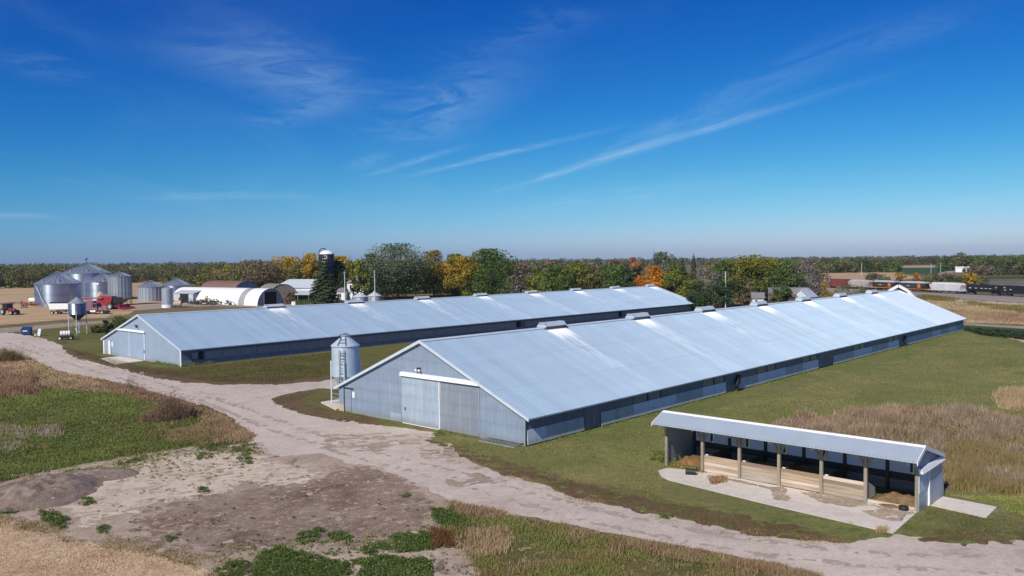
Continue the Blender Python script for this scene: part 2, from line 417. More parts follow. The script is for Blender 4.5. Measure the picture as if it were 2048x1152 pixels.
sheet('dirt_smear', M['dirt'], [(880,950),(960,945),(1000,965),(900,975)], .0125, .35, 1.2, 44, aniso=(.3,2.), holes=.05)
sheet('dirt_smear', M['dirt'], [(640,870),(760,862),(850,868),(860,885),(760,905),(650,900)], .0125, .4, 1.4, 45, aniso=(.3,2.5), holes=-.05)
sheet('gravel_road', M['gravel'], [(-250,650),(0,663)]+AL+[(682,762)]+SI+RT+LB+[(850,975),(760,935),(690,925),(640,905),(560,915),(500,895)]+LEFT_EDGE[::-1]+[(-250,672)], .010, .28, 1.1, 4, aniso=(.3,1.))
sheet('grass_verge', M['verge'], [(p[0], p[1]+1) for p in AL[2:]]+[(640,752),(560,756),(430,753),(360,747),(300,739),(245,725),(200,713),(150,700)], .013, .45, .9, 5, holes=.3)
sheet('grass_verge', M['verge'], [(543,799),(570,818),(620,832),(690,843),(760,852),(760,838),(690,828),(640,815),(600,800),(640,780),(600,783)], .013, .3, .7, 6, holes=.25)
sheet('grass_verge', M['verge'], RT[2:14]+[(1640,1062),(1560,1040),(1420,1020),(1330,1002),(1230,982),(1150,962),(1080,940),(1000,918),(930,895)], .013, .5, 1., 7, holes=.12)
sheet('grass_verge', M['verge'], [(1800,1070),(1840,1080),(1900,1090),(2048,1086),(2300,1090),(2300,1040),(2048,1055),(1900,1062)], .013, .4, .9, 8, holes=.1)
M['rut'] = ground_mat('wheel_rut', [(.40,.33,.275),(.47,.395,.335),(.54,.46,.395)], .2, 1.2, 14., .02, finemix=.35)
def ruts(px, off, wd, seed, z=.0118):
    c = np.array([at(*p) for p in px]); tt = np.linspace(0, 1, 60); k = np.linspace(0, 1, len(c))
    c = np.stack([np.interp(tt, k, c[:, 0]), np.interp(tt, k, c[:, 1])], 1)
    for _ in range(6): c[1:-1] = (c[:-2]+c[1:-1]*2+c[2:])/4
    d = np.gradient(c, axis=0); d /= np.linalg.norm(d, axis=1, keepdims=True); n = np.stack([-d[:, 1], d[:, 0]], 1)
    sheet('wheel_rut', M['rut'], None, z, .30, .7, seed, world=np.concatenate([c+n*(off-wd), (c+n*(off+wd))[::-1]]), far=.001, holes=.02)
for i, o_ in enumerate((-.95, .95)):
    ruts([(20,682),(110,714),(230,748),(360,785),(480,822),(600,868),(740,915),(900,948),(1060,1000),(1240,1045),(1450,1085),(1650,1112),(1850,1125),(2046,1128)], o_, .26, 200+i)
    ruts([(840,872),(760,880),(690,890),(560,858),(460,812),(380,785)], o_, .24, 210+i, .0122)
sheet('weed_ground', M['weedbed'], LEFT_EDGE+[(490,884),(385,892),(250,914),(70,947),(0,966),(-250,1000),(-250,690)], .013, .5, 1.2, 9)
sheet('straw_ground', M['stubble'], [(-250,690)]+LEFT_EDGE[:6]+[(300,800),(240,775),(150,772),(60,765),(-250,765)], .016, .6, 1.5, 10, holes=.35)
sheet('straw_ground', M['stubble'], [(505,872),(490,884),(400,888),(330,880),(340,865),(420,850),(460,835)], .016, .5, 1., 11, holes=.3)
sheet('stubble_field', M['stubble'], [(-250,1022),(0,1036),(60,1058),(150,1086),(260,1098),(380,1128),(440,1165),(440,1330),(-400,1330)], .014, .7, 1.6, 12)
sheet('weed_ground', M['weedbed'], [(905,1010),(1000,1028),(1150,1058),(1300,1089),(1500,1124),(1640,1159),(1640,1320),(1000,1320),(960,1120),(900,1060)], .014, .5, 1., 13, holes=.4)
sheet('brush_ground', M['brush'], [(1520,860),(1560,838),(1650,832),(1760,815),(1900,812),(2048,838),(2300,850),(2300,1020),(2048,985),(1893,980),(1893,915),(1833,905),(1600,872)], .012, .5, 1.2, 14)
sheet('harvested_field', M['field'], [(-400,585),(0,574),(75,568),(270,560),(500,552),(500,596),(330,606),(270,622),(240,634),(120,640),(0,651),(-400,665)], .008, .3, 3., 15)
sheet('farm_lane', M['road_far'], [(-300,668),(0,657),(60,652),(120,647),(250,638),(250,643),(130,654),(60,661),(0,666),(-300,680)], .018, .2, 1., 16)
sheet('farm_yard', M['road_far'], [(262,614),(340,606),(520,605),(640,598),(720,606),(560,616),(430,612),(330,616),(275,621)], .014, .3, 1.5, 17, far=.002)
sheet('meadow', M['stubble'], [(1810,592),(1900,598),(2048,606),(2300,630),(2300,655),(2048,648),(1930,645),(1880,625)], .010, .8, 3., 18, holes=.3)
sheet('rail_embankment', M['ballast'], [(1500,575),(1700,577),(1780,583),(1850,587),(2048,596),(2300,606),(2300,622),(2048,606),(1950,600),(1830,595),(1700,588)], .02, .6, 2., 19, far=.001)
sheet('concrete_lane', M['road_far'], [(1880,643),(1930,646),(2048,653),(2300,667),(2300,673),(2048,657.5),(1930,650),(1880,647)], .02, .12, 1., 20, far=.0)
sheet('crop_strip', M['green_field'], [(1900,650),(2048,658),(2300,674),(2300,705),(2048,673),(1960,663),(1925,659)], .016, .2, 1., 21, far=.001)
sheet('straw_strip', M['stubble'], [(1950,662),(2048,673),(2300,705),(2300,728),(2048,685),(2000,674)], .014, .5, 2., 22, holes=.4)
sheet('harvested_field', M['field'], [(1400,552),(1640,543),(1785,541),(1810,550),(1850,556),(1720,565),(1600,572),(1400,575)], .03, .3, 4., 23, far=.0)
sheet('green_field', M['green_field'], [(1600,540),(1800,536),(1915,535),(1915,540),(1860,550),(1795,547),(1785,541)], .04, .3, 4., 24, far=.0)
sheet('harvested_field', M['field'], [(1790,531.5),(1915,530.5),(1915,534.5),(1790,535.5)], .05, .3, 4., 25, far=.0)
sheet('country_road', M['road_far'], [(1838,560),(1862,550),(1905,540),(1935,536),(1940,538),(1915,543),(1880,552),(1858,562)], .06, .2, 4., 26, far=.0)
sheet('highway', M['asphalt'], [(1880,561),(1950,562),(2048,563),(2300,565),(2300,570),(2048,567),(1950,566),(1880,566)], .05, .2, 4., 27, far=.0)
sheet('harvested_field', M['field'], [(1955,573),(2048,571),(2300,571),(2300,582),(2048,580),(1960,580)], .03, .4, 4., 28, far=.0)
sheet('green_field', M['green_field'], [(1960,553),(2300,551),(2300,556),(1960,558)], .03, .4, 4., 29, far=.0)
sheet('harvested_field', M['field'], [(1150,525.5),(1290,523),(1480,521.5),(1480,527),(1290,530),(1150,531)], .05, .4, 4., 30, far=.0)

# ------------------------------------------------------------------ grass and weeds (uncountable)
M['blade'] = attr_mat('grass_blades', .85, .3)
M['leaf'] = attr_mat('leaves', .75, .38)
def inpoly(px, n):
    p = np.array(px, float); lo, hi = p.min(0), p.max(0); out = []
    tot = 0
    while tot < n:
        c = rng.uniform(lo, hi, (n*2, 2))
        ins = np.zeros(len(c), bool)
        for i in range(len(p)):
            a, b = p[i], p[(i+1) % len(p)]
            ins ^= ((a[1] > c[:,1]) != (b[1] > c[:,1])) & (c[:,0] < (b[0]-a[0])*(c[:,1]-a[1])/(b[1]-a[1]+1e-12)+a[0])
        out.append(c[ins]); tot += ins.sum()
    c = np.concatenate(out)[:n]
    u, v, ww = ray(c[:,0], c[:,1]); k = -H/ww
    return np.stack([u*k, v*k], 1)
PATCH = {}
def blades(pos, h, wd, pal, K=4, spread=.12, lean=.35, nscale=2.5, seed=0, hn=.6, z0=0., wfar=.0011, keep=None):
    """clumps of narrow blades; returns verts, tris, tones"""
    n = len(pos); pal = np.array(pal)
    nzv = fbm(pos[:,0]/nscale, pos[:,1]/nscale, seed, 4)*.5+.5
    if keep is not None:
        k = fbm(pos[:,0]/nscale+31, pos[:,1]/nscale, seed+3, 4)*.5+.5 < keep; pos, nzv = pos[k], nzv[k]; n = len(pos)
    hh = h*(1-hn*.5+hn*(fbm(pos[:,0]/nscale/1.4, pos[:,1]/nscale/1.4, seed+9, 3)))
    P = np.repeat(pos, K, 0); N = n*K
    ti = np.clip(np.repeat(nzv, K)*1.3-.15 + rng.normal(0, .13, N), 0, .999)*(len(pal)-1)
    i0 = ti.astype(int); fr = (ti-i0)[:, None]
    col = (pal[i0]*(1-fr)+pal[np.minimum(i0+1, len(pal)-1)]*fr)*rng.uniform(.7, 1.3, (N,1))
    b = P + rng.normal(0, spread, (N,2)); hb = np.maximum(np.repeat(hh, K), .15*h)*rng.uniform(.55, 1.15, N)
    a = rng.uniform(0, 2*np.pi, N); ln = hb*lean*rng.uniform(0, 1, N)
    tip = np.stack([b[:,0]+np.cos(a)*ln, b[:,1]+np.sin(a)*ln, z0+hb], 1)
    ww = np.maximum(wd*rng.uniform(.6, 1.3, N), wfar*b[:,1]); a2 = rng.uniform(0, np.pi, N)
    dx, dy = np.cos(a2)*ww/2, np.sin(a2)*ww/2
    v = np.stack([np.stack([b[:,0]-dx, b[:,1]-dy, np.full(N, z0)], 1), np.stack([b[:,0]+dx, b[:,1]+dy, np.full(N, z0)], 1), tip], 1).reshape(-1, 3)
    return v, np.arange(3*N).reshape(-1, 3), np.repeat(col, 3, 0)
def leafy(pos, r, h, s, pal, K=12, seed=0, z0=0., nscale=2.):
    n = len(pos); pal = np.array(pal); N = n*K
    rr = r*rng.uniform(.5, 1.3, n)
    P = np.repeat(pos, K, 0); R_ = np.repeat(rr, K)
    th = rng.uniform(0, 2*np.pi, N); q = np.sqrt(rng.uniform(0, 1, N))
    z = z0 + h*np.repeat(rr/r, K)*np.sqrt(np.maximum(1-q*q, 0))*rng.uniform(.5, 1.1, N)
    c = np.stack([P[:,0]+np.cos(th)*q*R_, P[:,1]+np.sin(th)*q*R_, z], 1)
    ti = np.clip(np.repeat(fbm(pos[:,0]/nscale, pos[:,1]/nscale, seed, 3)*.5+.5, K)+rng.normal(0,.15,N), 0, .999)*(len(pal)-1)
    i0 = ti.astype(int); fr = (ti-i0)[:, None]
    col = (pal[i0]*(1-fr)+pal[np.minimum(i0+1, len(pal)-1)]*fr)*rng.uniform(.7, 1.3, (N,1))
    nrm = rng.normal(0, 1, (N,3)); nrm[:,2] = np.abs(nrm[:,2])+.5; return quads_at(c, nrm, s*rng.uniform(.6, 1.4, N), col)
def quads_at(c, nrm, s, col):
    N = len(c); nrm = nrm/np.linalg.norm(nrm, axis=1, keepdims=True)
    rv = rng.normal(0, 1, (N,3)); u = np.cross(nrm, rv); u /= np.linalg.norm(u, axis=1, keepdims=True)+1e-9; v = np.cross(nrm, u)
    u *= (s/2)[:,None]; v *= (s/2*rng.uniform(.5, 1., N))[:,None]
    V = np.stack([c-u-v*.3, c-u*.1-v, c+u+v*.2, c+u*.1+v], 1).reshape(-1, 3)
    return V, np.arange(4*N).reshape(-1, 4), np.repeat(col, 4, 0)
def stuff(name, parts, mat, tris=True):
    v = np.concatenate([p[0] for p in parts]); c = np.concatenate([p[2] for p in parts])
    o = 0; f = []
    for p in parts: f.append(p[1]+o); o += len(p[0])
    f = np.concatenate(f)
    return tag(np_mesh(name, v, None if tris else f, f if tris else None, mat, tone=np.clip(c, .004, .9)), kind='stuff')
GREEN = [(.12,.165,.045),(.20,.25,.065),(.30,.33,.09),(.40,.37,.14)]
OLIVE = [(.14,.145,.04),(.20,.18,.06),(.28,.22,.09),(.36,.28,.13)]
TAN = [(.28,.19,.10),(.40,.28,.16),(.52,.39,.23),(.40,.31,.18)]
RUST = [(.25,.145,.085),(.34,.21,.13),(.44,.295,.18),(.37,.29,.18)]
GREYB = [(.29,.215,.15),(.40,.31,.225),(.52,.41,.31),(.37,.30,.20)]
wl = [(-60,780),(60,778),(150,783),(250,790),(330,806),(390,830),(425,858),(440,882),(385,890),(250,912),(70,946),(0,964),(-60,985)]
stuff('green_weeds', [blades(inpoly(wl, 26000), .34, .045, [GREEN[0], GREEN[1], GREEN[1], GREEN[2], GREEN[2], (.36,.33,.14)], 5, .22, 1.1, 3.5, 1, hn=1.1),
                      blades(inpoly(wl, 5000), .5, .04, OLIVE, 4, .2, .6, 2., 2, keep=.42)], M['blade'])
stuff('leafy_weeds', [leafy(inpoly(wl, 2600), .22, .2, .085, GREEN[:3], 18, 51, nscale=4.), leafy(inpoly(wl, 900), .35, .4, .1, GREEN[:2]+OLIVE[:2], 18, 52, nscale=2.)], M['leaf'], tris=False)
stuff('tan_grass', [blades(inpoly([(-60,695),(0,700),(60,718),(110,743),(200,760),(280,782),(240,790),(150,780),(60,775),(-60,780)], 6000), .45, .04, TAN, 4, .2, .6, 2., 3),
                    blades(inpoly([(430,826),(505,872),(490,884),(400,890),(330,884),(340,866),(400,850)], 4200), .40, .04, TAN[:3], 4, .2, .7, 2., 4),
                    blades(inpoly([(200,760),(340,797),(460,838),(440,850),(330,815),(220,785)], 2600), .5, .04, RUST, 4, .2, .6, 2., 4),
                    blades(inpoly([(-60,740),(70,760),(75,790),(-60,800)], 1600), 1.0, .05, RUST, 5, .3, .4, 2., 5),
                    blades(inpoly([(-60,850),(30,850),(60,880),(20,905),(-60,905)], 900), .6, .05, GREYB, 5, .3, .5, 2., 6),
                    blades(inpoly([(80,850),(115,850),(115,876),(80,876)], 160), .6, .05, GREYB, 6, .3, .5, 2., 6)], M['blade'])
st = [(-60,1036),(0,1042),(60,1062),(150,1088),(260,1100),(380,1130),(430,1160),(430,1200),(-60,1200)]
stuff('straw_stubble', [blades(inpoly([(-60,1010),(60,1040),(150,1065),(260,1078),(380,1105),(480,1125),(440,1165),(380,1132),(260,1102),(150,1090),(60,1064),(-60,1040)], 2600), .16, .03, TAN[1:]+OLIVE[2:], 4, .14, 1.2, 1., 87, keep=.55), blades(inpoly(st, 11000), .10, .035, [(.46,.32,.20),(.68,.50,.33),(.80,.64,.45)], 3, .12, 1.6, 1.5, 7)], M['blade'])
bw = [(905,1012),(1000,1030),(1150,1060),(1300,1091),(1500,1126),(1620,1160),(1560,1230),(960,1230),(960,1140),(890,1060)]
stuff('roadside_grass', [blades(inpoly(bw, 17000), .30, .028, GREEN[:3]+OLIVE[1:]+TAN[1:2], 4, .18, 1.0, 1.3, 8, hn=1.0),
                         blades(inpoly([(900,1004),(1000,1024),(1150,1054),(1300,1084),(1500,1120),(1640,1154),(1640,1180),(1500,1140),(1300,1108),(1150,1078),(1000,1046),(900,1024)], 5200), .36, .026, RUST+TAN[:1]+RUST[2:], 4, .16, .8, 1., 9, hn=1.),
                         blades(inpoly(bw, 3800), .55, .022, RUST+TAN, 5, .16, .7, 1.2, 10, keep=.42, hn=1.),
                         blades(inpoly([(930,1060),(1010,1060),(1020,1105),(950,1115)], 420), .6, .025, TAN, 5, .15, .5, 1., 11),
                         blades(inpoly([(865,1060),(900,1062),(905,1095),(870,1098)], 160), .5, .03, [(.17,.075,.03),(.2,.1,.04)], 5, .15, .5, 1., 12)], M['blade'])
pl = []
for poly, n in (([(520,1110),(560,1092),(600,1108),(690,1125),(710,1150),(560,1190),(500,1150)], 620), ([(780,1070),(860,1066),(870,1100),(790,1106)], 190),
                ([(740,1110),(860,1120),(870,1190),(700,1190)], 520), ([(862,1018),(900,1020),(960,1060),(900,1060),(870,1040)], 190),
                ([(725,1090),(775,1084),(780,1100),(730,1110)], 50), ([(80,1022),(118,1026),(140,1045),(125,1062),(85,1040)], 90), ([(162,998),(190,996),(188,1010),(165,1012)], 26),
                ([(380,880),(440,875),(520,890),(505,905),(410,905),(370,895)], 160), ([(395,905),(420,905),(420,918),(395,920)], 18), ([(470,910),(500,905),(505,930),(475,930)], 30),
                ([(395,976),(420,974),(420,986),(398,987)], 16), ([(232,930),(290,912),(292,920),(240,932)], 28), ([(130,942),(190,938),(190,952),(135,955)], 30), ([(20,1010),(40,1015),(30,1030),(0,1028)], 18),
                ([(595,1068),(640,1060),(640,1090),(595,1092)], 40), ([(655,1068),(700,1066),(700,1082),(660,1084)], 30), ([(630,1060),(645,1060),(645,1066),(630,1066)], 8),
                ([(430,1140),(480,1120),(500,1135),(480,1160),(430,1165)], 60), ([(805,990),(820,990),(820,996),(805,996)], 6), ([(1326,1032),(1345,1033),(1340,1038),(1326,1037)], 8),
                ([(700,1125),(740,1118),(745,1128),(700,1135)], 20),([(330,1075),(360,1070),(360,1085),(335,1085)], 8),([(195,1055),(215,1050),(215,1072),(195,1070)], 14)):
    pl.append(leafy(inpoly(poly, n), .20, .17, .075, [(.075,.12,.03),(.11,.165,.04),(.125,.18,.045),(.19,.23,.07)], 34, 3))
scat = inpoly([(180,935),(500,900),(850,1000),(860,1060),(700,1080),(480,1110),(250,1080),(150,1040)], 110)
pl.append(leafy(inpoly([(360,880),(520,885),(540,920),(430,960),(300,960),(200,950),(250,915)], 150), .16, .14, .09, GREEN[:3], 12, 61))
pl.append(leafy(inpoly([(430,1090),(700,1080),(870,1050),(880,1100),(700,1110),(450,1140)], 130), .17, .15, .09, GREEN[:3], 14, 62))
pl.append(leafy(inpoly([(470,1080),(720,1075),(880,1040),(960,1090),(980,1150),(480,1150)], 260), .12, .10, .07, [(.09,.13,.035),(.14,.17,.05),(.22,.20,.09)], 12, 63))
pl.append(leafy(inpoly([(60,930),(250,905),(400,885),(520,878),(530,910),(300,935),(100,965)], 240), .13, .11, .075, [(.09,.13,.035),(.15,.18,.05),(.22,.19,.09)], 12, 64))
pl.append(leafy(scat, .13, .1, .08, [(.06,.08,.02),(.10,.09,.04),(.15,.11,.06)], 10, 4))
pl.append(leafy(inpoly([(860,862),(900,862),(905,872),(870,874)], 20), .2, .25, .1, GREEN, 16, 4))
pl.append(leafy(np.array([W(B0, a, -.25+.2*math.sin(a)) for a in np.arange(1.2, 40, .35)]), .16, .16, .09, GREEN[1:], 9, 4))
pl.append(leafy(np.array([W(A0, -.4, a) for a in np.arange(.3, 7, .22)]), .3, .4, .13, GREEN[:3], 18, 4))
pl.append(leafy(np.array([W(A0, a, -.35) for a in np.arange(-.2, 4.5, .2)]), .35, .45, .13, GREEN[:3], 16, 4))
db = [blades(inpoly([(150,940),(520,890),(860,980),(880,1060),(700,1090),(430,1110),(200,1090),(120,1050)], 2600), .07, .03, GREYB+RUST[:1], 3, .10, 2.2, 1., 71),
      blades(inpoly([(540,800),(860,860),(1000,960),(860,980),(640,900),(520,880)], 900), .05, .03, GREYB[:2]+RUST[:1], 3, .10, 2.2, 1., 72, keep=.5)]
db.append(blades(inpoly([(20,960),(110,940),(170,965),(150,1000),(40,1010)], 500), .08, .03, GREYB+TAN[:1], 3, .12, 1.8, 1., 73, z0=.25))
db.append(blades(inpoly([(40,955),(250,910),(400,888),(520,880),(530,905),(300,930),(100,962)], 1500), .16, .03, GREEN[1:]+TAN[:2], 4, .15, 1.1, 1., 74, keep=.5))
db.append(blades(inpoly([(868,862),(960,925),(1150,985),(1420,1045),(1700,1080),(1690,1096),(1420,1066),(1150,1006),(950,950),(850,885)], 2200), .10, .025, OLIVE+RUST, 4, .14, 1.1, .8, 75, keep=.47))
stuff('twig_litter', db, M['blade'])
stuff('leafy_ground_weeds', pl, M['leaf'], tris=False)
rw = [(1545,855),(1600,842),(1650,838),(1760,822),(1900,818),(2060,842),(2060,985),(2048,982),(1900,972),(1893,925),(1833,912),(1600,875)]
rwG = [(1650,845),(1700,835),(1800,850),(1850,870),(1900,860),(2000,880),(2060,900),(2060,920),(1900,930),(1850,905),(1700,868)]
rwR = [(1900,905),(2060,880),(2060,990),(1905,978)]
stuff('weed_patches', [leafy(inpoly(rwG, 420), .5, .75, .10, OLIVE[:2]+GREEN[:1], 20, 91, nscale=3.)], M['leaf'], tris=False)
stuff('tall_brown_weeds', [blades(inpoly(rw, 8000), 1.25, .022, GREYB+TAN[:1]+GREYB, 5, .3, .7, 2., 13, hn=1.), blades(inpoly(rw, 9000), .8, .03, RUST+GREYB, 5, .3, .8, 1.3, 33),
                           blades(inpoly([(1545,855),(1600,842),(1700,832),(1800,824),(1800,860),(1600,872)], 4200), 1.25, .022, [RUST[1], GREYB[1], RUST[2], GREYB[2], RUST[1]], 5, .28, .8, 1.6, 14, hn=1.1),
                           blades(inpoly(rwR, 7000), .95, .025, OLIVE[1:]+RUST[:2], 5, .2, .45, 1.8, 15),
                           blades(inpoly(rw, 6000), .6, .03, OLIVE+TAN[:2], 5, .22, .5, 2., 16, keep=.4),
                           blades(inpoly([(1700,855),(1790,858),(1790,885),(1720,880)], 900), .8, .03, TAN, 5, .2, .5, 2., 17),
                           blades(inpoly([(1995,792),(2060,780),(2060,825),(2000,815)], 1100), 1.0, .04, TAN[1:], 5, .2, .5, 2., 18)], M['blade'])
lw = [(870,870),(1060,895),(1300,850),(1500,800),(1800,720),(1940,665),(2060,700),(2060,840),(1900,810),(1750,815),(1600,835),(1480,850),(1330,920),(1320,945),(1320,1000),(1000,935)]
stuff('lawn_grass', [blades(inpoly(lw, 42000), .10, .03, [(.16,.19,.055),(.24,.25,.08),(.32,.29,.12),(.40,.34,.16)], 3, .15, 1.0, 4., 19, wfar=.0007),
                     blades(inpoly([(1330,1000),(1700,1080),(1500,1065),(1300,1022),(1100,965),(1000,935),(1300,985)], 5000), .07, .03, [(.10,.11,.04),(.15,.13,.06),(.19,.13,.075)], 3, .12, 1., 1., 20),
                     blades(inpoly([(1800,1060),(1870,1015),(1990,1040),(2060,1000),(2060,1078),(1900,1080)], 5000), .08, .03, [(.11,.125,.045),(.155,.15,.065),(.23,.18,.10)], 3, .12, 1., 1., 21),
                     blades(inpoly([(1900,990),(2060,995),(2060,1040),(2000,1010)], 1500), .14, .03, GREEN[1:], 3, .12, 1., 1., 22)], M['blade'])
la = [(130,695),(210,715),(300,735),(362,737),(660,705),(660,752),(560,764),(430,764),(300,748),(165,714)]
stuff('lawn_grass', [blades(inpoly(la, 15000), .13, .05, [(.11,.10,.035),(.145,.125,.05),(.19,.15,.07)], 3, .2, 1.0, 4., 23, wfar=.0007)], M['blade'])
md = [(1815,600),(1900,605),(2060,615),(2060,648),(1930,643),(1860,620)]
stuff('meadow_grass', [blades(inpoly(md, 3500), .8, .12, TAN+[(.28,.26,.13)], 4, .6, .6, 14., 24),
                       blades(inpoly([(1840,592),(1910,598),(1905,604),(1840,600)], 350), 1.3, .2, OLIVE[:2]+RUST[:1], 6, .9, .6, 8., 25),
                       blades(inpoly([(1930,606),(2060,616),(2060,630),(1950,612)], 500), 1.2, .2, OLIVE, 6, .9, .6, 8., 26),
                       blades(inpoly([(1890,622),(2060,630),(2060,643),(1925,640)], 1500), .9, .12, RUST+TAN[:1], 5, .5, .6, 8., 27)], M['blade'])
stuff('wall_grass', [blades(np.array([W(B0, a, -.35-.25*abs(math.sin(a*7.3))) for a in np.arange(.5, 123, .05)]), .15, .03, GREEN[:2]+OLIVE[:1], 3, .12, .9, 2., 95, keep=.6), blades(np.array([W(B0, -.25-.3*abs(math.sin(a*5.1)), a) for a in np.concatenate([np.arange(.2, 9, .06), np.arange(14.5, 23, .06)])]), .17, .03, GREEN[:2]+OLIVE[:2], 3, .12, .9, 2., 96, keep=.5)], M['blade'])
stuff('crop_rows', [leafy(inpoly([(1928,661),(2060,669),(2060,681),(1968,671)], 420), .6, .65, .28, [(.035,.065,.03),(.05,.085,.04),(.08,.11,.06)], 22, 5)], M['leaf'], tris=False)
stuff('dry_weeds', [blades(inpoly([(1395,600),(1500,597),(1500,606),(1395,615)], 500), 1.3, .12, RUST+TAN[:2], 5, .5, .5, 4., 28)], M['blade'])

# ------------------------------------------------------------------ building materials
def steel_wall(name, c1, c2, rough=.5, metal=.25, band=True):
    m, nt, b = new_mat(name); t = NT(nt)
    b.inputs['Roughness'].default_value = rough; b.inputs['Metallic'].default_value = metal
    tc = t.n('ShaderNodeTexCoord').outputs['Object']
    # fine vertical ribs of the sheet: height 0..1 along the wall
    s = t.n('ShaderNodeSeparateXYZ'); t.l(tc, s.inputs[0])
    u = t.math('ADD', s.outputs[0], s.outputs[1])
    rib = t.math('SINE', t.math('MULTIPLY', u, 2*math.pi/.17))
    n1 = t.noise(t.mapv(tc, (4.5, 4.5, .25)), 1., 5, .6); n2 = t.noise(t.mapv(tc, (.5, .5, .9)), 1., 5, .65)
    c = t.ramp(t.math('ADD', t.math('MULTIPLY', n1, .55), t.math('MULTIPLY', n2, .45)), [(.36, c2), (.62, c1)])
    if band:
        h = t.math('SINE', t.math('MULTIPLY', s.outputs[2], 2*math.pi/1.05))
        c = t.mix(t.math('MULTIPLY', t.smooth(h, .2, 1.), .22), c, tuple(x*.8 for x in c2))
    run = t.noise(t.mapv(tc, (7., 7., .16), loc=(3,5,1)), 1., 5, .7); c = t.mix(t.math('MULTIPLY', t.smooth(run, .57, .74), .5), c, (.62,.64,.66))
    low_ = t.math('ADD', s.outputs[2], t.math('MULTIPLY', t.noise(t.mapv(tc, (1.5,1.5,.4)), 1., 5, .7), -.9)); c = t.mix(t.math('MULTIPLY', t.smooth(low_, -.35, .25, 1., 0.), .45), c, (.27,.24,.20))
    t.l(c, b.inputs['Base Color']); t.bump(rib, .35, .012, b)
    return m
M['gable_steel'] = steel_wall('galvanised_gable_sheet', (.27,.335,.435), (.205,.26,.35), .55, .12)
M['gable_blue'] = steel_wall('painted_gable_sheet', (.32,.40,.52), (.265,.34,.45), .5, .12, False)
M['door_bright'] = steel_wall('new_galvanised_sheet', (.42,.51,.61), (.31,.39,.48), .5, .2)
M['door_grey'] = steel_wall('dull_galvanised_sheet', (.255,.29,.35), (.20,.23,.285), .55, .12)
M['white'] = simple('white_paint', (.78,.79,.80), (.70,.71,.72), 2., .5)
M['panel_blue'] = steel_wall('blue_grey_panel', (.60,.69,.80), (.52,.61,.72), .5, .1, False)
M['panel_green'] = simple('weathered_panel', (.46,.50,.50), (.37,.41,.42), 1.2, .6, .1, (1,1,.6))
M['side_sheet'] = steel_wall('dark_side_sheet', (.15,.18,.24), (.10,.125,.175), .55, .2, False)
M['curtain'] = simple('grey_curtain', (.34,.345,.36), (.24,.245,.265), 3., .7, 0, (1,1,.25))
M['concrete_wall'] = simple('concrete_footing', (.22,.25,.30), (.15,.17,.21), .8, .8, 0, (1,1,2))
M['window'] = simple('cloudy_pane', (.20,.215,.235), (.15,.165,.185), 2., .35)
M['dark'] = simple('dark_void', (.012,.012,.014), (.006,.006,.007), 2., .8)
M['black'] = simple('black_rubber', (.02,.02,.022), (.012,.012,.013), 5., .6)
M['rib_dark'] = simple('dark_steel', (.06,.065,.075), (.04,.042,.05), 4., .5, .4)
M['feed_steel'] = simple('dull_feed_bin_steel', (.44,.52,.60), (.36,.44,.52), 1.5, .55, .15, (1,1,.3))
M['galv'] = simple('galvanised_steel', (.50,.53,.57), (.38,.41,.45), 2., .42, .55, (1,1,.4))
M['vent'] = simple('vent_sheet', (.56,.64,.70), (.47,.55,.62), 2., .5, .05)
M['wood_beige'] = simple('bare_plywood', (.50,.40,.28), (.42,.33,.23), 3., .8)
